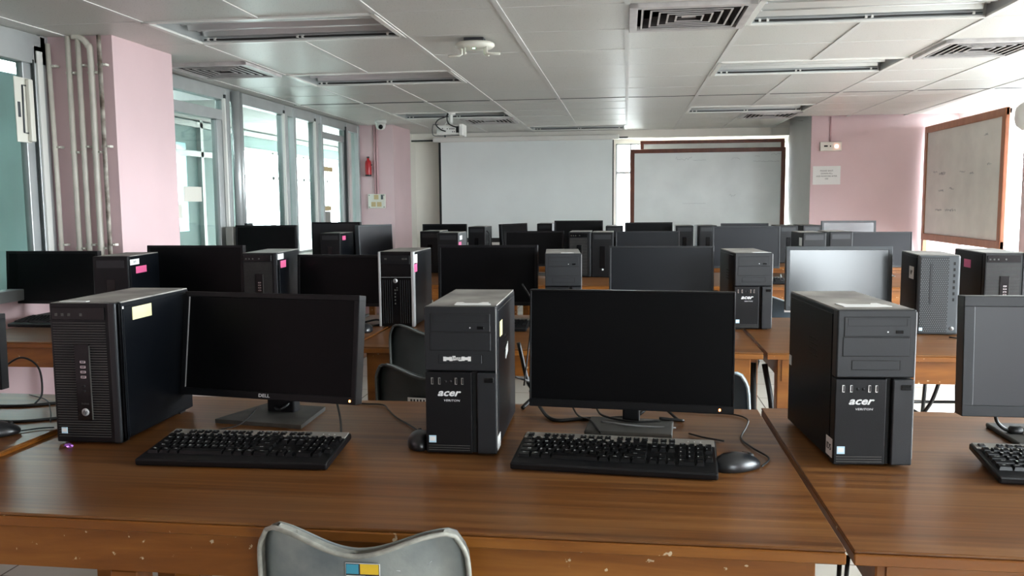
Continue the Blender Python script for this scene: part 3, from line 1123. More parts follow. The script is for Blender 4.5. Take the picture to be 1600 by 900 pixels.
for key, x, y, rz, lab, g in [
        ('t500', -2.364, 6.6, 0, 'black tower in front of the square monitor at left, pink sticker near its top corner', G3),
        ('t683', -1.396, 6.6, 0, 'black tower with a white and a pink sticker, third row, left of the screen', G3),
        ('t658', -1.63, 6.98, 0, 'black tower half hidden behind the one with white and pink stickers', G3),
        ('t928', -.180, 6.62, 0, 'plain black tower right beside the badge tower on the third row', G3),
        ('t1256', 1.364, 6.45, R(3), 'black tower with a small white label on its left side, third row right', G3),
        ('t1297', 1.587, 6.6, R(2), 'dusty-topped tower just left of the right third-row monitor', G3),
        ('t733', -1.447, 8.2, R(-2), 'tower with a cable at its right edge, in front of the projection screen', G4),
        ('t838', -.884, 9.3, 0, 'highest-looking small tower in front of the middle of the projection screen', G4),
        ('t947', -.112, 8.3, 0, 'small far tower below the gap between screen and whiteboard', G4),
        ('t1055', .556, 8.3, 0, 'far tower at the middle of the whiteboard, left one of the touching pair', G4),
        ('t1093', .775, 8.3, R(3), 'far tower at the middle of the whiteboard, right one of the touching pair', G4),
        ('t1222', 1.50, 8.2, R(3), 'far tower under the right frame of the whiteboard', G4),
        ('t1256b', 1.73, 8.3, R(4), 'far tower under the pink wall corner', G4)]:
    P[key] = place(plain0, (x, y, DZ), rz, lab, 'computer tower', g)
P['t603'] = place(plain0, (-2.31, 8.04, DZ), R(90), 'black tower turned sideways with a pink sticker high on its side', 'computer tower', G4, scale=(1, 1, 1.08))

yl = sticker_side(s1, YPAPER, .075, .165, .302, .334, w_=.172, label='pale yellow paper strip')
sticker_side(s1, PAPER, .030, .036, .335, .341, w_=.172, name='screw')
sticker_top(s1, .354, -.07, .00, .02, .035, torn=False)
sticker_top(a1, .352, -.018, .068, .03, .078)
sticker_side(a1, YPAPER, .062, .105, .272, .308, w_=.168, label='small yellow sticker')
sticker_side(a1, PAPER, .17, .215, .20, .225, w_=.168, name='torn_sticker', skew=.012)
sticker_side(a1, PAPER, .008, .055, .012, .045, w_=.168, name='barcode_sticker')
mb = MB().use(PAPER)
for i in range(9):
    mb.box(-.040 + i * .0072, -.040 + (i + 1) * .0072, -.0016, -.001, .352 - .128 + random.uniform(0, .003), .352 - .115 - random.uniform(0, .004))
mb.use(MGREY).text('EAGLE', .008, (-.008, -.0017, .231))
mb.build('peeling_sticker', None, a1)
sticker_top(a2, .352, -.055, .050, .05, .11)
sticker_side(a2, PAPER, .010, .052, .018, .060, side=-1, w_=.168, words='IDS', name='number_sticker')
sticker_side(a2, PAPER, .355, .375, .16, .185, side=-1, w_=.168, name='paper_tag')
sticker_top(a3, .352, .0, .08, .02, .05)
sticker_top(a4, .352, -.01, .05, .04, .07)
sticker_side(s2, PAPER, .01, .10, .318, .345, w_=.172)
sticker_side(s2, PINKL, .05, .135, .275, .310, w_=.172, label='pink sticker')
sticker_side(v1, PAPER, .01, .07, .30, .345, w_=.172)
sticker_side(v1, PINKL, .012, .065, .262, .305, w_=.172, label='pink sticker')
sticker_side(s3, PINKL, .16, .24, .275, .312, side=-1, w_=.172, label='pink sticker')
sticker_side(k1, PAPER, .08, .16, .235, .29, side=-1, w_=.168, words='HP', name='paper_label')
sticker_side(p1, PAPER, .02, .12, .305, .332, w_=.168, words='B 13')
sticker_side(p1, PINKL, .08, .20, .262, .295, w_=.168, label='pink sticker')
sticker_side(P['t500'], PINKL, .06, .14, .29, .325, w_=.168, label='pink sticker')
sticker_side(P['t683'], PAPER, .06, .16, .29, .325, w_=.168)
sticker_side(P['t683'], PINKL, .02, .12, .245, .275, w_=.168, label='pink sticker')
sticker_side(P['t1256'], PAPER, .02, .10, .25, .31, side=-1, w_=.168)
sticker_side(P['t603'], PINKL, .15, .225, .30, .325, side=-1, w_=.168, label='pink sticker')

# ------------------------------------------------------------------ monitors


def monitor(name, w_, h_, bez, bezb, z0, thick, tilt, body, scr, neck_w, base_w, base_d, logo=None, led=None, edge=None, base_y=.02, basem=DUSTD, shape='rect'):
    """root at the desk under the panel; panel front face lies at y = 0 at its lower edge"""
    t = empty(name)
    pv = Matrix.Translation((0, 0, z0)) @ Matrix.Rotation(-tilt, 4, 'X')
    mb = MB().use(body)
    mb.box(-w_ / 2, w_ / 2, 0, thick, 0, bezb, bev=.002, M=pv)
    mb.box(-w_ / 2, w_ / 2, 0, thick, h_ - bez, h_, bev=.002, M=pv)
    mb.box(-w_ / 2, -w_ / 2 + bez, 0, thick, bezb - .002, h_ - bez + .002, bev=.002, M=pv)
    mb.box(w_ / 2 - bez, w_ / 2, 0, thick, bezb - .002, h_ - bez + .002, bev=.002, M=pv)
    mb.build('bezel', None, t)
    MB().use(body).box(-w_ / 2 + .004, w_ / 2 - .004, .008, thick, .004, h_ - .004, bev=.004, M=pv).box(-w_ * .32, w_ * .32, thick - .004, thick + .022, h_ * .18, h_ * .82, bev=.01, M=pv).build('back_cover', None, t)
    MB().use(scr).box(-w_ / 2 + bez * .9, w_ / 2 - bez * .9, .003, .008, bezb * .9, h_ - bez * .9, M=pv).build('screen', None, t)
    if edge:
        MB().use(edge).box(-w_ / 2 + bez - .0012, -w_ / 2 + bez + .0012, .0005, .0035, bezb + .002, h_ - bez, M=pv).build('screen_edge_highlight', None, t)  # highlight along the left screen edge, put in as a pale sliver
    if logo:
        MB().use(WMARK).text(logo, bezb * .62, (-.003, -.0004, bezb * .5), sx=1.25, bold=.0002, M=pv).build('maker_logo', None, t)
    if led:
        MB().use(LEDO).box(led - .002, led + .002, -.0010, .001, bezb * .35, bezb * .6, M=pv).build('power_light', None, t)
    yb = thick + .012
    MB().use(body).box(-neck_w / 2, neck_w / 2, base_y + .01, base_y + .045, .008, z0 + h_ * .45, bev=.004, M=Matrix.Translation((0, yb - .005, 0))).build('stand_neck', None, t)
    mb = MB().use(basem)
    y0, y1 = base_y - .06, base_y - .06 + base_d
    if shape == 'rect':
        mb.box(-base_w / 2, base_w / 2, y0, y1, 0, .012, bev=.004)
    else:
        bm2 = bmesh.new()
        pts = [(-base_w * .5, y0), (base_w * .5, y0), (base_w * .36, y1), (-base_w * .36, y1)]
        a = [bm2.verts.new((x, y, .011)) for x, y in pts]
        b = [bm2.verts.new((x, y, 0)) for x, y in pts]
        bm2.faces.new(a)
        bm2.faces.new(list(reversed(b)))
        for i in range(4):
            bm2.faces.new((a[i], b[i], b[(i + 1) % 4], a[(i + 1) % 4]))
        mb._merge(bm2)
    mb.build('stand_base', None, t)
    return t


dell = monitor('computer_monitor', .537, .288, .015, .020, .063, .040, R(8.6), BLK, SCREEN, .085, .26, .20, logo='DELL', led=.252, edge=SILVER, shape='trap')
place(dell, (-.966, 2.15, DZ), R(-8.3), 'front monitor with the lettered bezel and amber light, right of the slatted tower', 'monitor', 'monitors on the front desks')
acer_m = monitor('computer_monitor', .519, .306, .005, .021, .058, .034, R(3.4), BLK, SCREEN, .044, .22, .15, led=.225, base_y=.015)
place(acer_m, (.010, 2.15, DZ), R(-4.4), 'large thin-framed black monitor at the centre front, right of the logo tower', 'monitor', 'monitors on the front desks')
rightm = monitor('computer_monitor', .470, .293, .026, .028, .063, .045, R(3), DGREY, SCREENG, .07, .24, .19, base_y=.02)
place(rightm, (1.045, 2.15, DZ), R(0), 'grey-framed monitor cut off by the right edge of the photo', 'monitor', 'monitors on the front desks')
leftm = monitor('computer_monitor', .44, .21, .015, .020, .072, .03, R(1), BLK, SCREEN, .05, .20, .16)
place(leftm, (-1.925, 2.10, .762), R(0), 'black monitor of which only the right edge shows at the left photo edge', 'monitor', 'monitors on the front desks')

SCREEND = mat('dim_screen_off', (0.008, 0.009, 0.012), 0.38, spec=0.32)
SCREENR = mat('glossy_screen_off', (0.03, 0.034, 0.036), 0.20, spec=0.9)
gen = monitor('computer_monitor', .50, .30, .014, .018, .078, .035, R(3), BLK, SCREEN, .06, .22, .17)
genb = monitor('computer_monitor', .48, .305, .018, .022, .065, .04, R(3), MGREY, SCREENR, .06, .22, .17)
gend = monitor('computer_monitor', .50, .30, .010, .018, .078, .035, R(3), DGREY, SCREEND, .06, .22, .17)
GM2, GM3, GM4 = 'monitors on the second row', 'monitors on the third row', 'monitors on the far rows'
for proto, x, y, rz, sx, sz, lab, g in [
        (gen, -3.0, 4.10, R(0), 1.05, .93, 'black monitor at the far left, in front of the pipes', GM2),
        (gen, -2.224, 4.15, R(0), 1.06, 1.0, 'black monitor under the bright pink pillar, second row', GM2),
        (gen, -1.439, 4.15, R(-3), .94, .87, 'lower black monitor left of the silver-edged tower', GM2),
        (gen, -.681, 4.15, R(0), 1.0, 1.0, 'black monitor right of the silver-edged tower', GM2),
        (gend, .169, 4.15, R(0), 1.0, .985, 'bluish dark monitor behind the thin-framed front monitor', GM2),
        (genb, .994, 4.15, R(0), 1.0, 1.0, 'pale grey reflecting monitor behind the right front tower', GM2),
        (gen, -2.80, 6.35, R(0), 1.0, 1.12, 'black monitor below the windows of the glass partition', GM3),
        (gen, -.734, 6.8, R(0), .96, .94, 'black monitor left of the badge tower on the third row', GM3),
        (gend, .167, 6.8, R(0), 1.0, .93, 'dark monitor with light right edge, third row middle', GM3),
        (gend, .886, 6.5, R(0), .98, 1.05, 'large dark monitor behind the second-row logo tower', GM3),
        (gend, 1.928, 6.8, R(-2), .90, .90, 'grey monitor in front of the pink end wall, lower one', GM3),
        (gen, -1.833, 8.5, R(0), .92, .98, 'black monitor behind the tower with white and pink stickers', GM4),
        (gen, -1.098, 8.5, R(62), .90, .985, 'narrow-looking turned monitor before the middle of the projection screen', GM4),
        (gen, -.477, 8.62, R(0), .98, 1.05, 'black monitor before the right half of the projection screen', GM4),
        (gen, .22, 8.5, R(0), .93, 1.0, 'black monitor before the left part of the whiteboard', GM4),
        (gend, 1.143, 8.5, R(0), .90, .965, 'dark monitor before the right part of the whiteboard', GM4),
        (genb, 2.112, 8.5, R(0), 1.04, 1.04, 'pale monitor in front of the pink end wall, upper one', GM4)]:
    place(proto, (x, y, DZ), rz, lab, 'monitor', g, scale=(sx, 1, sz))
sq = monitor('computer_monitor', .42, .345, .016, .022, .085, .05, R(2), BLK, SCREENG, .08, .22, .18)
place(sq, (-2.454, 7.0, DZ), R(2), 'squarish monitor behind the tower with pink sticker, near the partition end', 'monitor', GM3)
sq2 = monitor('computer_monitor', .40, .33, .012, .018, .075, .045, R(2), MGREY, SCREENG, .08, .20, .16)
place(sq2, (-2.10, 7.02, DZ), R(62), 'grey monitor turned away, right of the squarish monitor', 'monitor', GM3)

# ------------------------------------------------------------------ keyboards
ROWS = [
    (0, [(0, 1, 'Esc')] + [(2 + i + (i // 4) * .5, 1, 'F%d' % (i + 1)) for i in range(12)] + [(15.25, 1, 'Prt'), (16.25, 1, 'Scr'), (17.25, 1, 'Brk')]),
    (1, [(i, 1, c) for i, c in enumerate('`1234567890-=')] + [(13, 2, '<-'), (15.25, 1, 'Ins'), (16.25, 1, 'Hm'), (17.25, 1, 'PU')] + [(18.5 + i, 1, c) for i, c in enumerate(['Nm', '/', '*', '-'])]),
    (2, [(0, 1.5, 'Tab')] + [(1.5 + i, 1, c) for i, c in enumerate('QWERTYUIOP[]')] + [(13.5, 1.5, '\\'), (15.25, 1, 'Del'), (16.25, 1, 'End'), (17.25, 1, 'PD')] + [(18.5 + i, 1, c) for i, c in enumerate('789')] + [(21.5, 1, '+')]),
    (3, [(0, 1.75, 'Caps')] + [(1.75 + i, 1, c) for i, c in enumerate("ASDFGHJKL;'")] + [(12.75, 2.25, 'Enter')] + [(18.5 + i, 1, c) for i, c in enumerate('456')]),
    (4, [(0, 2.25, 'Shift')] + [(2.25 + i, 1, c) for i, c in enumerate('ZXCVBNM,./')] + [(12.25, 2.75, 'Shift'), (16.25, 1, '^')] + [(18.5 + i, 1, c) for i, c in enumerate('123')] + [(21.5, 1, 'En')]),
    (5, [(0, 1.5, 'Ctrl'), (1.5, 1.25, 'Win'), (2.75, 1.25, 'Alt'), (4, 5.5, ''), (9.5, 1.25, 'Alt'), (10.75, 1.25, 'Win'), (12, 1.25, 'Mn'), (13.25, 1.75, 'Ctrl'),
         (15.25, 1, '<'), (16.25, 1, 'v'), (17.25, 1, '>'), (18.5, 2, '0'), (20.5, 1, '.')]),
]
KW, KD = .448, .190


def keyboard(individual=True):
    t = empty('keyboard')
    SL = Matrix.Translation((0, 0, .008)) @ Matrix.Rotation(R(5.5), 4, 'X')   # raised at the back
    MB().use(BLK).box(-KW / 2, KW / 2, 0, KD, -.006, .010, bev=.004, M=SL).build('keyboard_body', None, t)
    MB().use(DUST).box(-KW / 2 + .004, KW / 2 - .004, KD - .039, KD - .003, .0095, .0125, bev=.001, seg=1, M=SL).build('dusty_back_strip', None, t)
    for s in (-1, 1):
        MB().use(BLK).box(s * .19 - .012, s * .19 + .012, KD - .03, KD - .02, 0, .020).build('foot', None, t)
    for k in range(3):
        MB().use(KLEG).box(.160 + k * .014, .1625 + k * .014, KD - .022, KD - .0195, .0124, .0130, M=SL).build('indicator_light', None, t)
    u = .0191
    count = 0
    rest = MB().use(KEYM)
    for r, keys in ROWS:
        y1 = KD - .041 - (r - 1) * .0232
        if r == 0:
            y1 = KD - .014
        for kx, kw, c in keys:
            x0 = -KW / 2 + .010 + kx * u
            x1 = x0 + kw * u
            hgt = .0078 if r else .0060
            bm2 = bmesh.new()
            g = .0012
            base = [(x0 + g, y1 - (.0222 if r else .019) + g), (x1 - g, y1 - (.0222 if r else .019) + g), (x1 - g, y1 - g), (x0 + g, y1 - g)]
            i = .0024
            topv = [(x0 + g + i, y1 - (.0222 if r else .019) + g + i * .8), (x1 - g - i, y1 - (.0222 if r else .019) + g + i * .8), (x1 - g - i, y1 - g - i * .4), (x0 + g + i, y1 - g - i * .4)]
            B = [bm2.verts.new((p, q, .0095)) for p, q in base]
            T = [bm2.verts.new((p, q, .0095 + hgt)) for p, q in topv]
            bm2.faces.new(T)
            bm2.faces.new(list(reversed(B)))
            for j in range(4):
                bm2.faces.new((B[j], B[(j + 1) % 4], T[(j + 1) % 4], T[j]))
            mb = MB().use(KEYM) if (individual and count < 99) else rest
            mb.use(KEYM)
            mb._merge(bm2, SL)
            if c and individual:
                mb.use(KLEG).text(c, .0072 if len(c) == 1 else .0046, (x0 + .0055 if len(c) == 1 else (x0 + x1) / 2, y1 - .0068, .0095 + hgt + .0001), rot=(0, 0, 0), ext=.00005, M=SL)
            if individual and count < 99:
                mb.build('key', None, t)
            count += 1
    o = rest.build('keys', None, t)
    if individual:
        o['kind'] = 'stuff'
    return t


kb0 = keyboard(True)
place(kb0, (-.876, 1.752, DZ), R(1.5), 'keyboard with dusty back strip under the left front monitor', 'keyboard', 'keyboards on the front desks')
place(kb0, (-.028, 1.795, DZ), R(-4), 'keyboard in front of the centre monitor, beside the mouse', 'keyboard', 'keyboards on the front desks')
place(kb0, (.990, 1.812, DZ), R(-3), 'keyboard cut off by the right edge of the photo', 'keyboard', 'keyboards on the front desks')
kf0 = keyboard(False)
for x, y, rz, lab, g in [(-3.02 + .26, 3.74, 0, 'keyboard below the far-left monitor, seen beside the slatted tower', 'keyboards on the rear desks'),
                      (-.67, 3.80, 0, 'keyboard on the middle desk, glimpsed between tower and front monitor', 'keyboards on the rear desks'),
                      (-1.50, 3.72, 0, 'keyboard on the second-row desk hidden behind the left front monitor', 'keyboards on the rear desks'),
                      (.90, 6.10, 0, 'keyboard on the third row, seen right of the second-row logo tower', 'keyboards on the rear desks')]:
    place(kf0, (x, y, DZ), rz, lab, 'keyboard', g)

# ------------------------------------------------------------------ mice


def mouse():
    t = empty('computer_mouse')
    bm2 = bmesh.new()
    bmesh.ops.create_uvsphere(bm2, u_segments=28, v_segments=16, radius=1)
    for v in bm2.verts:
        x, y, z = v.co
        wx = .031 * (1 - .10 * y)
        v.co = Vector((x * wx, y * .056, max(z, -.25) * (.030 + .006 * (-y)) + .0085))
    mb = MB().use(MOUSEM)
    mb._merge(bm2, None, True)
    mb.build('mouse_body', None, t)
    MB().use(RUBBER).cyl((-.004, .032, .0262), (.004, .032, .0262), .008, n=16).build('scroll_wheel', None, t)
    MB().use(GROOVE).tube([(0, .040, .0305), (0, .028, .0352), (0, .012, .0382)], .0006).build('button_seam', None, t)
    return t


mouse0 = mouse()
place(mouse0, (.245, 1.875, DZ), R(-68), 'glossy black mouse right of the centre keyboard', 'computer mouse', 'mice on the front desks')
place(mouse0, (-1.575, 1.91, .762), R(-60), 'black mouse at the left edge of the photo on the raised desk', 'computer mouse', 'mice on the front desks')
place(mouse0, (-.495, 1.98, DZ), R(15), 'black mouse tucked behind the left side of the centre logo tower', 'computer mouse', 'mice on the front desks')
place(mouse0, (-1.185, 3.76, DZ), R(10), 'mouse at the left end of the middle desk, beside the silver-edged tower', 'computer mouse', 'mice on the rear desks')

# ------------------------------------------------------------------ cables


def cable(pts, r, label, m=RUBBER, group=None, name='cable', lumps=()):
    mb = MB().use(m).tube(bezier(pts, 8), r)
    for c, rr in lumps:
        mb.lathe([(.001, -rr * 1.6), (rr, -rr), (rr, rr), (.001, rr * 1.6)], n=10, M=Matrix.Translation(c) @ Matrix.Rotation(PI / 2, 4, 'Y'))
    return tag(mb.build(name), label, 'cable', group)


z = DZ + .0045
cable([(.300, 1.885, z), (.325, 1.95, z), (.300, 2.03, z), (.285, 2.11, z), (.312, 2.22, z), (.325, 2.30, z), (.29, 2.35, z), (.20, 2.36, z), (.12, 2.38, z)], .0022, 'thin mouse cable curling to the right front monitor corner')
cable([(-.262, 2.39, z + .04), (-.235, 2.33, z + .01), (-.19, 2.24, z), (-.11, 2.262, z), (-.03, 2.275, z), (.04, 2.29, z + .01), (.08, 2.35, z + .05)], .0050, 'thick black cable looping under the centre monitor')
cable([(-.16, 2.38, z + .03), (-.13, 2.30, z), (-.09, 2.20, z + .012), (-.06, 2.09, z + .008)], .0026, 'thin dark cable running down behind the centre keyboard')
cable([(-.11, 2.38, z + .05), (-.08, 2.33, z + .015), (-.055, 2.24, z + .014), (.02, 2.19, z + .014), (.09, 2.20, z + .014)], .0030, 'cable with ferrite bead under the centre monitor', lumps=[((-.083, 2.335, z + .018), .009)])
cable([(-.06, 2.16, z + .020), (.0, 2.12, z + .024), (.05, 2.14, z + .015), (.13, 2.19, z)], .0022, 'grey cable crossing the neck of the centre monitor', m=RUBG)
cable([(.05, 2.38, z + .03), (.10, 2.34, z + .02), (.14, 2.28, z), (.15, 2.245, z + .006), (.09, 2.235, z + .013)], .0040, 'black cable bend right of the centre monitor neck')
cable([(.16, 2.14, z), (.19, 2.11, z), (.24, 2.08, z)], .0022, 'short cable stub behind the mouse')
cable([(-.81, 2.41, z), (-.765, 2.37, z), (-.70, 2.36, z), (-.665, 2.30, z), (-.62, 2.22, z), (-.56, 2.14, z), (-.50, 2.04, z + .005)], .0022, 'thin cable from the left front monitor to the hidden mouse')
cable([(-1.02, 2.29, z + .04), (-.985, 2.25, z + .018), (-.94, 2.20, z + .022), (-.915, 2.27, z + .05)], .0045, 'cable loop under the lettered monitor')
cable([(-.99, 2.16, z + .035), (-.995, 2.06, z + .014), (-1.01, 1.96, z + .024)], .0018, 'tied thin wires hanging left of the lettered monitor stand')
cable([(-.80, 2.24, z + .05), (-.76, 2.16, z + .015), (-.72, 2.05, z), (-.70, 1.97, z + .010)], .0030, 'cable right of the lettered monitor stand')
cable([(-.285, 2.36, .82), (-.272, 2.40, .96), (-.27, 2.43, 1.05), (-.30, 2.46, 1.10)], .0022, 'thin cord rising behind the centre logo tower')
cable([(-.29, 2.36, z), (-.262, 2.41, z + .03), (-.285, 2.44, .82), (-.31, 2.44, .93)], .006, 'thick power cord behind the centre logo tower')
cable([(-.31, 2.36, .845), (-.285, 2.37, .835), (-.262, 2.385, .82), (-.27, 2.37, .80)], .0035, 'grey tied video cable behind the centre logo tower', m=RUBG)
z = .762 + .004
cable([(-1.85, 2.12, z), (-1.75, 2.04, z), (-1.62, 2.03, z), (-1.52, 2.08, z), (-1.47, 2.12, z)], .0040, 'lower black cable on the left desk')
cable([(-1.90, 2.20, z), (-1.75, 2.19, z), (-1.64, 2.24, z), (-1.52, 2.33, z)], .0045, 'upper black cable on the left desk, running behind the slatted tower')
cable([(-1.86, 2.28, z + .08), (-1.80, 2.30, z + .12), (-1.75, 2.31, z + .09), (-1.72, 2.28, z + .02), (-1.70, 2.22, z)], .0030, 'arched thin cable on the left desk')
cable([(-1.80, 2.33, z), (-1.70, 2.27, z), (-1.60, 2.15, z), (-1.52, 2.04, z)], .0018, 'thin wire slanting across the left desk')
cable([(-1.535, 1.945, z), (-1.50, 1.975, z), (-1.47, 1.985, z)], .0020, 'mouse cord beside the left-edge mouse')
z = DZ + .004
cable([(.905, 2.20, .82), (.915, 2.20, .785), (.95, 2.20, z + .012), (1.03, 2.20, z + .015), (1.10, 2.18, z + .03)], .0045, 'black cable knotted under the right-edge monitor', lumps=[((.955, 2.20, z + .014), .012)])
cable([(1.06, 2.21, z + .02), (1.0, 2.17, z + .012), (.97, 2.19, z + .012)], .0028, 'white cable end under the right-edge monitor', m=WPLAST)
cable([(-1.28, 4.02, z), (-1.22, 4.05, z + .01), (-1.16, 4.02, z), (-1.16, 4.10, z + .03)], .0045, 'black cable left of the silver-edged tower')
cable([(-1.29, 3.93, z), (-1.22, 3.90, z), (-1.175, 3.95, z)], .0040, 'short cable beside the rear mouse')
cable([(-.52, 4.06, z), (-.49, 4.0, z + .03), (-.45, 4.06, z), (-.42, 4.02, z + .02)], .0040, 'cable on the middle desk behind its keyboard')
cable([(1.36, 3.78, z), (1.42, 3.74, z), (1.50, 3.77, z), (1.55, 3.85, z)], .0028, 'thin cable in front of the mesh-front tower')
cable([(-1.355, 8.24, 1.06), (-1.33, 8.26, 1.02), (-1.325, 8.25, .90), (-1.32, 8.25, .76)], .006, 'cable hanging down beside the tower before the projection screen')
cable([(.95, 6.15, z), (1.02, 6.22, z + .03), (1.09, 6.2, z), (1.12, 6.4, z + .04)], .006, 'pale cables heaped beside the third-row keyboard', m=RUBG)

for pts, lab in [([(-1.10, 1.75, .60), (-1.16, 1.7, .35), (-1.25, 1.8, .005)], 'cable hanging under the front desk, left one'),
                 ([(-1.0, 1.8, .62), (-1.06, 1.8, .3), (-1.12, 1.9, .006)], 'cable hanging under the front desk beside the left leg'),
                 ([(-.68, 1.75, .62), (-.76, 1.7, .3), (-.9, 1.75, .006)], 'cable hanging under the front desk beside the front chair'),
                 ([(.405, 1.62, .66), (.40, 1.62, .4), (.39, 1.62, .006)], 'cable hanging in the gap between the two front desks, left one'),
                 ([(.425, 1.64, .66), (.42, 1.66, .4), (.425, 1.64, .006)], 'cable hanging in the gap between the two front desks, right one')]:
    cable(pts, .0045, lab, group=None)
for pts, r_, lab in [([(.575, 3.6, .66), (.60, 3.55, .45), (.56, 3.55, .20), (.50, 3.6, .006)], .012, 'thick cable under the joint of the second-row desks'),
                     ([(.53, 3.62, .66), (.535, 3.6, .3), (.53, 3.62, .006)], .014, 'straight black cable drop under the second-row joint'),
                     ([(1.28, 3.6, .66), (1.24, 3.6, .52), (1.17, 3.62, .36), (1.15, 3.62, .006)], .008, 'cable drop seen right of the right front tower, left one'),
                     ([(1.37, 3.6, .66), (1.365, 3.6, .52), (1.29, 3.62, .36), (1.24, 3.6, .006)], .010, 'cable drop seen right of the right front tower, right one')]:
    cable(pts, r_, lab)

# crumpled foil wrapper
mb = MB().use(PURP)
bm2 = bmesh.new()
bmesh.ops.create_icosphere(bm2, subdivisions=2, radius=1)
for v in bm2.verts:
    k = random.uniform(.5, 1.1)
    v.co = Vector((v.co.x * .013 * k, v.co.y * .008 * k, v.co.z * .006 * k + .0045))
mb._merge(bm2, Matrix.Translation((-1.352, 1.872, DZ)))
tag(mb.build('foil_wrapper'), 'tiny crumpled purple foil wrapper at the foot of the slatted front tower', 'wrapper')

# ------------------------------------------------------------------ chairs


def chair(shellm, rimm, legm=LEGM):
    """moulded shell chair; sitter faces +y, the back rest is on the -y side; root on the floor"""
    t = empty('plastic_chair')
    prof = [(-.215, .815), (-.206, .77), (-.195, .69), (-.185, .61), (-.170, .53), (-.130, .465), (-.06, .440), (.04, .435), (.12, .445), (.18, .448), (.205, .435), (.212, .415)]
    wid = [.170, .188, .192, .195, .20, .205, .21, .212, .21, .205, .20, .195]
    dense = bezier([(0, a, b) for a, b in prof], 3)
    wd = bezier([(w_, 0, 0) for w_ in wid], 3)
    NU = 24
    bm2 = bmesh.new()
    rows = []
    L = len(dense)
    for i, p in enumerate(dense):
        f = i / (L - 1)
        row = []
        wv = wd[i].x
        for j in range(NU + 1):
            u = -1 + 2 * j / NU
            x = wv * u
            dy = dz = 0
            if f < .5:
                dy = .035 * (abs(u) ** 2.5) * (1 if f < .42 else (.5 - f) / .08)
            if f > .42:
                dz = .022 * abs(u) ** 3 * min(1, (f - .42) / .1)
            if i <= 2:
                q_ = min(1, abs(u) / .86)
                dip = .034 * (1 - q_ * q_ * (3 - 2 * q_))
                dz -= (dip + .007 * (abs(u) > .95)) * (1 - i / 3)
            row.append(bm2.verts.new((x, p.y + dy, p.z + dz)))
        rows.append(row)
    for a, b in zip(rows, rows[1:]):
        for j in range(NU):
            bm2.faces.new((a[j], a[j + 1], b[j + 1], b[j]))
    edge = [v.co.copy() for v in rows[0]] + [r[-1].co.copy() for r in rows[1:]] + [v.co.copy() for v in reversed(rows[-1][:-1])] + [r[0].co.copy() for r in reversed(rows[1:-1])]
    bmesh.ops.recalc_face_normals(bm2, faces=list(bm2.faces))
    bmesh.ops.solidify(bm2, geom=list(bm2.faces), thickness=.005)
    mb = MB().use(shellm)
    mb._merge(bm2, None, True)
    mb.build('seat_shell', None, t)
    # rolled rim: strip turned outward away from the sitter, ending in a bead
    n = len(edge)
    bm2 = bmesh.new()
    A, B_ = [], []
    for p in edge:
        if p.z > .47:
            q = p + Vector((0, -.024, 0))
        else:
            q = p + Vector((0, 0, -.024))
        A.append(bm2.verts.new(p))
        B_.append(bm2.verts.new(q))
    for i in range(n):
        bm2.faces.new((A[i], A[(i + 1) % n], B_[(i + 1) % n], B_[i]))
    bmesh.ops.solidify(bm2, geom=list(bm2.faces), thickness=.004)
    mb = MB().use(rimm)
    pts = []
    for p in edge + [edge[0]]:
        pts.append(p + (Vector((0, -.024, 0)) if p.z > .47 else Vector((0, 0, -.024))))
    mb._merge(bm2, None, True)
    mb.tube(pts, .0045, n=6)
    mb.build('rim', None, t)
    for sx in (-1, 1):
        for sy in (-1, 1):
            MB().use(legm).tube([(sx * .15, sy * .13, .425), (sx * .17, sy * .15, .36), (sx * .21, sy * .19, .0)], .0095).build('leg', None, t)
    MB().use(legm).tube([(-.15, -.13, .425), (-.15, .13, .425)], .009).tube([(.15, -.13, .425), (.15, .13, .425)], .009).tube([(-.15, .0, .425), (.15, .0, .425)], .009).build('seat_frame', None, t)
    return t


ch = chair(CHAIRP, RIMP)
CG = 'moulded shell chairs'
c1 = place(ch, (-.447, 1.545, 0), R(1), 'grey scuffed plastic chair at the bottom centre with blue and yellow sticker', 'chair', CG, scale=(.965, 1, .972))
chd = chair(CHAIRD, RIMD)
c2 = place(chd, (-.600, 2.84, 0), R(-8), 'dark green-grey plastic chair with a torn paper strip, just behind the front desk', 'chair', CG)
c3 = place(chd, (-.735, 3.46, 0), R(-4), 'taller dark plastic chair pushed against the middle desk of the second row', 'chair', CG, scale=(1, 1, 1.05))
chb = chair(CHAIRB, RIMB)
c4 = place(chb, (.268, 2.87, 0), R(-22), 'dark blue chair with a pale rim, right of the centre front monitor', 'chair', CG)
c5 = place(chb, (.90, 5.05, 0), R(0), 'blue-grey chair with a white tag, between second and third rows', 'chair', CG)
c6 = place(chd, (-1.36, 3.30, 0), R(3), 'black chair whose leg shows right of the lettered monitor', 'chair', CG)
# stickers
mb = MB().use(PAPER).box(-.034, .028, -.0010, 0, .672, .742, bev=.0004, seg=1)
mb.use(INK).box(-.033, .027, -.0016, -.0008, .673, .741)
mb.use(SBLUE).box(-.032, -.010, -.0022, -.001, .723, .740)
mb.use(SYEL).box(-.007, .026, -.0022, -.001, .723, .741)
mb.use(PAPER).box(-.032, .002, -.0022, -.001, .700, .720)
mb.use(SBLUE).box(.005, .026, -.0022, -.001, .700, .720)
mb.use(SYEL).box(-.032, .026, -.0022, -.001, .676, .697)
o = mb.build('grid_sticker', None, c1)
o.location = (.010, -.2135, .016)
o.rotation_euler = (R(0), 0, 0)
mb = MB().use(PAPER)
mb.box(-.07, .14, -.0010, 0, .690, .712)
mb.use(INK)
for k in range(14):
    mb.box(-.06 + k * .011, -.055 + k * .011, -.0014, -.0008, .694, .707)
o = mb.build('torn_paper_strip', None, c2)
o.location = (0, -.212, 0)
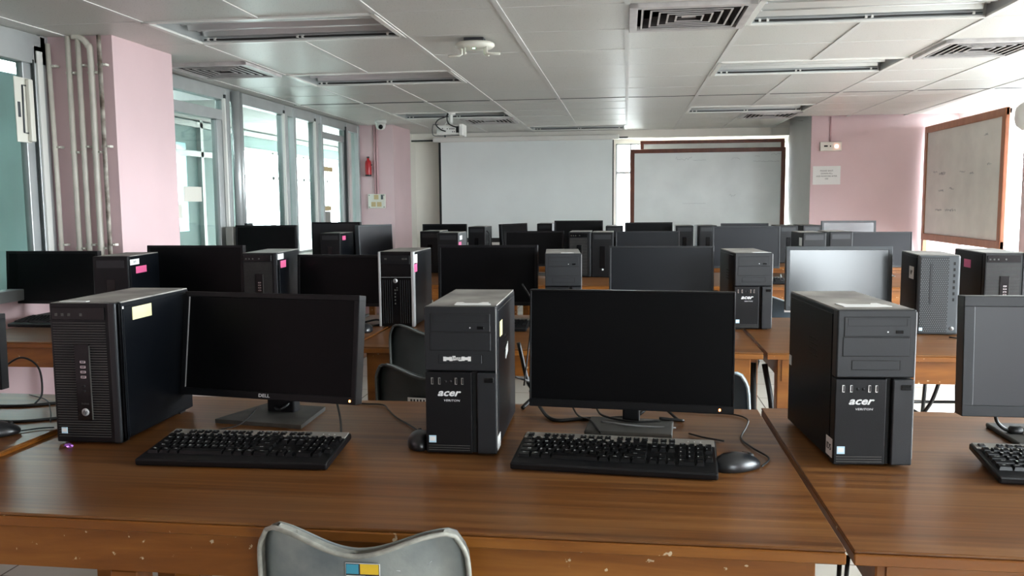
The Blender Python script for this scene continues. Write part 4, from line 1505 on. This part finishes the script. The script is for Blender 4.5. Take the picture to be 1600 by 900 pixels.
mb = MB().use(PAPER).box(-.03, .03, -.001, 0, .72, .78).use(INK).box(-.016, .016, -.0014, -.0008, .735, .765)
o = mb.build('paper_tag', None, c5)
o.location = (0, -.222, 0)

mb = MB().use(FAINT)
for x0, z0, ln, a_ in ((.075, .752, .030, .35), (.095, .765, .022, .5), (.060, .745, .016, .2), (.04, .722, .030, 0), (-.02, .716, .012, .1), (.12, .735, .010, .8)):
    mb.tube([(x0, 0, z0), (x0 + ln * .5 * math.cos(a_), 0, z0 + ln * .5 * math.sin(a_) + .001), (x0 + ln * math.cos(a_), 0, z0 + ln * math.sin(a_))], .0006, n=5)
o = mb.build('scuff_marks', None, c1)
o.location = (0, -.199, .018)
# metal stool whose frame shows under the right monitor
t = empty('metal_stool', (1.82, 5.15, 0), R(4))
MB().use(LEGM).box(-.16, .16, -.16, .16, .46, .485, bev=.01).build('seat', None, t)
for sx in (-1, 1):
    for sy in (-1, 1):
        MB().use(LEGM).tube([(sx * .14, sy * .14, .46), (sx * .18, sy * .18, 0)], .011).build('leg', None, t)
MB().use(LEGM).tube([(-.17, -.17, .12), (.17, -.17, .12), (.17, .17, .12), (-.17, .17, .12), (-.17, -.17, .12)], .010).build('foot_ring', None, t)
tag(t, 'black metal stool whose foot bar shows under the right second-row desk', 'stool')

# ------------------------------------------------------------------ far wall: screen, boards
t = empty('projection_screen', (-1.33, 11.30, 0))
MB().use(WPLAST).box(-1.235, 1.235, -.05, .03, 2.135, 2.20, bev=.012).build('roller_case', None, t)
MB().use(BORDER).box(-1.165, 1.165, -.006, -.004, .80, 2.14).build('black_border', None, t)
MB().use(SCRF).box(-1.135, 1.150, -.009, -.006, .86, 2.14).build('screen_sheet', None, t)
MB().use(WPLAST).box(-1.17, 1.17, -.02, .005, .765, .80, bev=.006).build('bottom_bar', None, t)
tag(t, 'white roll-down projection screen with black border on the far wall', 'projection screen')


def whiteboard(name, w_, z0, z1, fw, fm, bm_, loc, rz, label, cat='whiteboard', tilt=0, rounded=True, depth=.03, tray=False):
    t = empty(name, loc, rz)
    MB().use(bm_).box(-w_ / 2 + fw * .8, w_ / 2 - fw * .8, .005, .015, z0 + fw * .8, z1 - fw * .8).build('writing_surface', None, t)
    mb = MB().use(fm)
    mb.box(-w_ / 2, w_ / 2, -.008, depth, z1 - fw, z1, bev=.008)
    mb.box(-w_ / 2, w_ / 2, -.008, depth, z0, z0 + fw, bev=.006)
    mb.box(-w_ / 2, -w_ / 2 + fw, -.007, depth, z0, z1 - .001, bev=.006)
    mb.box(w_ / 2 - fw, w_ / 2, -.007, depth, z0, z1 - .001, bev=.006)
    mb.build('frame', None, t)
    tag(t, label, cat)
    return t


def scribble(t, lines, m=FAINT, y=.0035):
    mb = MB().use(m)
    for x, z, ln, hh in lines:
        pts = []
        n = int(ln / .012)
        for i in range(n):
            pts.append((x + i * .012 + random.uniform(-.004, .004), y, z + random.uniform(-hh, hh)))
        if len(pts) > 2:
            mb.tube(pts, .0016, n=4)
    return mb.build('marker_writing', None, t)


b1 = whiteboard('whiteboard', 1.955, .30, 2.005, .052, BFRAME, BOARD, (1.03, 11.30, 0), 0, 'large whiteboard with red-brown frame on the far wall, the one in front')
scribble(b1, [(-.40, 1.88, .22, .022), (-.18, 1.855, .18, .003), (.60, 1.90, .08, .012), (.80, 1.92, .14, .012), (.58, 1.83, .34, .006), (.30, 1.87, .12, .015), (.28, 1.40, .10, .02), (-.30, 1.30, .3, .002), (.26, 1.30, .02, .03), (.62, 1.35, .03, .02)])
for sx in (-1, 1):
    MB().use(BFRAME).box(sx * .90 - .03, sx * .90 + .03, -.005, .03, 0, .32).build('post', None, b1)
b2 = whiteboard('whiteboard', 1.84, 1.05, 2.125, .045, BFRAME, BOARDD, (1.10, 11.37 + .10, 0), 0, 'dirty whiteboard mounted behind the large one, only its top showing')
# clear the wall: lies just before it
b2.location = (1.10, 11.47, 0)
# angled-looking board in front of the right-hand windows
b3 = whiteboard('whiteboard', 2.03, .885, 2.125, .075, BFRAMEL, BOARDD, (3.262, 9.00, 0), R(-90), 'whiteboard with light wooden frame against the right-hand windows')
scribble(b3, [(-.72, 1.62, .14, .01), (-.55, 1.60, .20, .02), (.0, 1.60, .16, .01), (.25, 1.58, .12, .012), (-.55, 1.42, .15, .012), (-.25, 1.44, .14, .012), (-.62, 1.22, .20, .012), (-.35, 1.22, .30, .014), (.55, 1.92, .10, .012), (.65, 1.65, .10, .012)])
MB().use(BFRAMEL).box(-1.015, -.955, .0, .04, 0, .885).build('post', None, b3)
MB().use(BFRAMEL).box(.955, 1.015, .0, .04, 0, .885).build('post', None, b3)

# ------------------------------------------------------------------ things on the walls
# five pipes on the near face of the left pillar
PX = [(-3.135, .013, PIPE), (-3.025, .015, PIPE), (-2.965, .015, PIPE), (-2.895, .017, PIPE), (-2.842, .012, RUST)]
PLAB = ['leftmost thin cream pipe on the pink pillar', 'second cream pipe from the left on the pink pillar', 'third cream pipe from the left on the pink pillar',
        'fourth pipe on the pink pillar, bent at the ceiling', 'stained rusty pipe nearest the bright pillar face']
for i, ((x, r_, m), lab) in enumerate(zip(PX, PLAB)):
    t = empty('wall_pipe', (x, 4.39, 0))
    if i == 3:
        pts = [(-.10, .0, 2.256), (-.045, 0, 2.24), (-.012, 0, 2.20), (0, 0, 2.13), (0, 0, 1.5), (0, 0, .9)]
        pts = bezier(pts, 6)
    else:
        pts = [(0, 0, 2.256), (0, 0, 1.5), (0, 0, .9)]
    if i == 0:
        pts = [(-.01, 0, 2.22), (0, 0, 1.5), (0, 0, .9)]
    MB().use(m).tube(pts, r_, n=12).build('pipe', None, t)
    for zc in ((2.10, 1.66, 1.12) if i % 2 == 0 else (2.06, 1.63, 1.10)):
        MB().use(IVORY).box(-r_ - .004, r_ + .022, -.006, .028, zc - .006, zc + .006).cyl((r_ + .014, -.012, zc), (r_ + .014, 0, zc), .004).build('clip', None, t)
    tag(t, lab, 'pipe', 'pipes on the left pillar')

# window handle plate on the near-left window
t = empty('window_lock_plate', (-3.178, 4.20, 1.845))
MB().use(IVORY).box(0, .006, -.055, .055, -.17, .17, bev=.002).build('plate', None, t)
MB().use(IVORY).box(.006, .03, .025, .06, -.165, .165, bev=.006).build('pull_handle', None, t)
MB().use(MGREY).tube([(.009, .03, .13), (.009, -.0, .13), (.009, -.005, -.12), (.009, .03, -.12)], .005).build('slot_outline', None, t)
MB().use(MGREY).box(.006, .009, -.040, -.022, -.04, .04, bev=.001).build('key_slot', None, t)
tag(t, 'ivory handle plate on the window at the left edge of the photo', 'window handle')

# small red bottle-shaped extinguisher, switch board and conduit on the far left pillar
t = empty('fire_extinguisher', (-3.045, 9.90, 1.76))
MB().use(REDM).lathe([(.001, -.10), (.034, -.095), (.037, -.08), (.037, .05), (.030, .075), (.015, .088), (.014, .11), (.001, .112)], n=20).build('cylinder', None, t)
MB().use(INK).lathe([(.001, .11), (.018, .112), (.018, .125), (.001, .128)], n=14).box(.0, .05, -.008, .008, .02, .035).build('valve', None, t)
MB().use(INK).lathe([(.036, -.104), (.038, -.09), (.038, -.086), (.034, -.084)], n=20).build('base_ring', None, t)
tag(t, 'small red extinguisher on the far-left pink pillar', 'fire extinguisher')
t = empty('switch_board', (-2.955, 9.945, 1.36))
MB().use(IVORY).box(-.105, .105, -.035, 0, -.085, .085, bev=.004).build('board', None, t)
for x0, z0 in ((-.03, .02), (-.065, -.065), (.005, -.065), (.055, .02)):
    MB().use(TAPE if x0 < .05 else MGREY).box(x0, x0 + (.055 if x0 < .05 else .025), -.040, -.034, z0, z0 + .055, bev=.002, seg=1).build('socket', None, t)
for sx in (-1, 1):
    for sz in (-1, 1):
        MB().use(MGREY).cyl((sx * .09, -.037, sz * .07), (sx * .09, -.034, sz * .07), .006).build('screw', None, t)
tag(t, 'ivory switch board with sockets on the far-left pink pillar', 'switch board')
for dx, lab in ((-2.975, 'pink conduit pipe above the switch board, left one'), (-2.945, 'pink conduit pipe above the switch board, right one')):
    tag(MB().use(PIPEP).tube([(dx, 9.935, 1.445), (dx, 9.935, 2.256)], .011).build('conduit_pipe'), lab, 'pipe', 'pink conduits above the switch board')

# dome camera
t = empty('dome_camera', (-2.72, 9.35, H))
MB().use(WPLAST).lathe([(.001, 0), (.066, 0), (.066, -.03), (.055, -.045), (.001, -.046)], n=24).build('mount', None, t)
MB().use(WPLAST).lathe([(.001, -.03), (.052, -.04), (.055, -.065), (.045, -.095), (.022, -.11), (.001, -.112)], n=24).build('dome', None, t)
MB().use(BLKG).cyl((.01, -.035, -.075), (.016, -.062, -.085), .024, n=20).build('lens', None, t)
tag(t, 'white dome security camera on the ceiling above the far-left pillar', 'security camera')

# projector with mount and cables
t = empty('projector', (-1.80, 8.75, 2.075))
MB().use(WPLAST).box(-.13, .13, -.11, .11, -.05, .05, bev=.014, seg=3).build('projector_body', None, t)
MB().use(WPLAST).box(.105, .155, -.125, .06, -.062, .060, bev=.012).build('front_cowl', None, t)
mb = MB().use(GROOVE)
for x, z_ in ((-.02, .01), (.005, .01), (.02, .01), (.035, .01), (.05, .01), (.035, -.02), (.055, -.02), (-.07, .015)):
    mb.box(x, x + .010, -.1115, -.109, z_ - .004, z_ + .005)
mb.box(.075, .104, -.1115, -.109, -.03, .035)
mb.build('rear_ports', None, t)
MB().use(WPLAST).cyl((0, 0, .05), (0, 0, .185), .022).cyl((0, 0, .16), (0, 0, .185), .05).tube([(-.02, 0, .12), (-.05, -.08, .05), (0, -.10, -.04)], .006).build('ceiling_mount', None, t)
MB().use(MGREY).cyl((-.045, -.08, -.07), (-.045, -.08, -.05), .010).build('foot', None, t)
tag(t, 'white projector hanging from the ceiling before the screen', 'projector')
cable([(-1.825, 8.72, 2.255), (-1.835, 8.66, 2.21), (-1.90, 8.61, 2.175), (-1.925, 8.60, 2.13), (-1.88, 8.61, 2.08), (-1.83, 8.63, 2.06)], .0065, 'left black cable looping down into the projector')
cable([(-1.815, 8.72, 2.255), (-1.82, 8.66, 2.20), (-1.80, 8.63, 2.14), (-1.75, 8.62, 2.11), (-1.71, 8.63, 2.10)], .0065, 'right black cable curving into the projector')
tag(MB().use(RUBG).tube(bezier([(-1.985, 8.74, 2.14), (-1.99, 8.72, 2.07), (-1.97, 8.70, 2.025), (-1.90, 8.70, 2.018), (-1.70, 8.70, 2.022)], 6), .005).tube([(-1.985, 8.74, 2.14), (-1.93, 8.74, 2.14)], .005).build('security_cage'), 'thin wire cage hoop hanging round the projector', 'wire cage')

# ceiling access point with four aerials
t = empty('wifi_access_point', (-.855, 4.86, H))
MB().use(INK).box(-.055, .055, -.04, .04, -.022, 0).build('bracket', None, t)
MB().use(IVORY).lathe([(.001, -.022), (.098, -.022), (.112, -.030), (.114, -.042), (.098, -.056), (.001, -.060)], n=36, M=Matrix.Diagonal((1.0, .80, 1, 1))).build('router_body', None, t)
MB().use(LEDG).box(-.006, .006, -.036, -.028, -.0605, -.0575).build('status_light', None, t)
for ax, ay, ex, ey in ((-.072, -.02, -.10, -.02), (-.050, -.055, .025, -.10), (.060, -.02, .035, -.03), (.075, -.045, .105, -.035)):
    MB().use(IVORY).tube([(ax, ay, -.045), (ax, ay, -.088), (ax + ex * .12, ay + ey * .12, -.094), (ax + ex * .75, ay + ey * .75, -.100)], .0075).build('aerial', None, t)
tag(t, 'ivory wireless access point with aerials hanging from the ceiling centre', 'wireless access point')

# pink end wall: switch box, conduit, notice
t = empty('switch_box', (2.265, 10.045, 1.928))
MB().use(IVORY).box(-.115, .115, -.04, 0, -.05, .05, bev=.004).build('box', None, t)
MB().use(GROOVE).box(-.075, -.035, -.042, -.039, -.005, .012).build('socket', None, t)
MB().use(GROOVE).box(-.012, .0, -.042, -.039, -.006, .010).build('switch', None, t)
MB().use(LEDR).cyl((.06, -.046, 0), (.06, -.038, 0), .018, n=16).build('neon_indicator', None, t)
tag(t, 'ivory switch box with a glowing red indicator on the pink end wall', 'switch box')
tag(MB().use(PIPEP).tube([(2.262, 10.038, 1.98), (2.262, 10.038, 2.256)], .009).build('conduit_pipe'), 'thin pink conduit above the glowing switch box', 'pipe')
mb = MB().use(PAPER).box(2.085, 2.385, 10.045, 10.049, 1.505, 1.712)
mb.use(INK)
for s, z_, sz in (('PLEASE SHUT', 1.658, .024), ('DOWN PCs', 1.628, .024), ('AND MONITORS AFTER', 1.598, .021), ('USE', 1.570, .022)):
    mb.text(s, sz, (2.235, 10.0445, z_), ext=.0003)
tag(mb.build('paper_notice'), 'white paper notice with four printed lines on the pink end wall', 'notice')

# rounded white wall fan on the right pillar
t = empty('wall_fan', (3.26, 7.50, 2.00))
Mf = Matrix.Rotation(-PI / 2, 4, 'Y')
MB().use(WPLAST).lathe([(.001, -.03), (.09, -.028), (.12, .0), (.12, .06), (.09, .10), (.001, .11)], n=28, M=Mf).build('fan_housing', None, t)
MB().use(WPLAST).cyl((-.02, 0, 0), (.04, 0, 0), .04).build('bracket', None, t)
tag(t, 'rounded white fan housing on the pillar at the right photo edge', 'fan')

# paper pieces stuck on the partition glass
G_P = 'papers stuck on the glass partition'
for y0, y1, z0, z1, m, lab in [(5.86, 6.12, 1.36, 1.47, IVORY, 'cream paper taped on the first glass bay'),
                              (5.60, 5.84, 1.22, 1.42, GLASS, None),
                              (8.78, 9.06, 1.68, 1.73, TAPE, 'tan tape strip high on the far glass door'),
                              (8.64, 8.98, 1.26, 1.31, TAPE, 'tan tape strip low on the far glass door'),
                              (8.66, 8.96, 1.08, 1.25, CARDB, 'grey paper below the lower tape strip on the far glass door'),
                              (5.62, 5.82, 1.24, 1.34, IVORY, 'pale sheet on the glass beside the bright pillar')]:
    if lab is None:
        continue
    tag(MB().use(m).box(-3.193, -3.190, y0, y1, z0, z1).build('paper_sheet'), lab, 'paper', G_P)
# box leaning files near the partition
t = tag(MB().use(CARDB).box(-3.13, -3.07, 6.36, 6.50, .862, 1.16, bev=.004).build('file_box'), 'grey upright file against the glass beside the first post', 'file')
tag(MB().use(DGREY).box(-3.13, -3.09, 6.66, 6.78, .862, 1.18, bev=.004).build('file_box'), 'dark file standing by the round post of the partition', 'file')
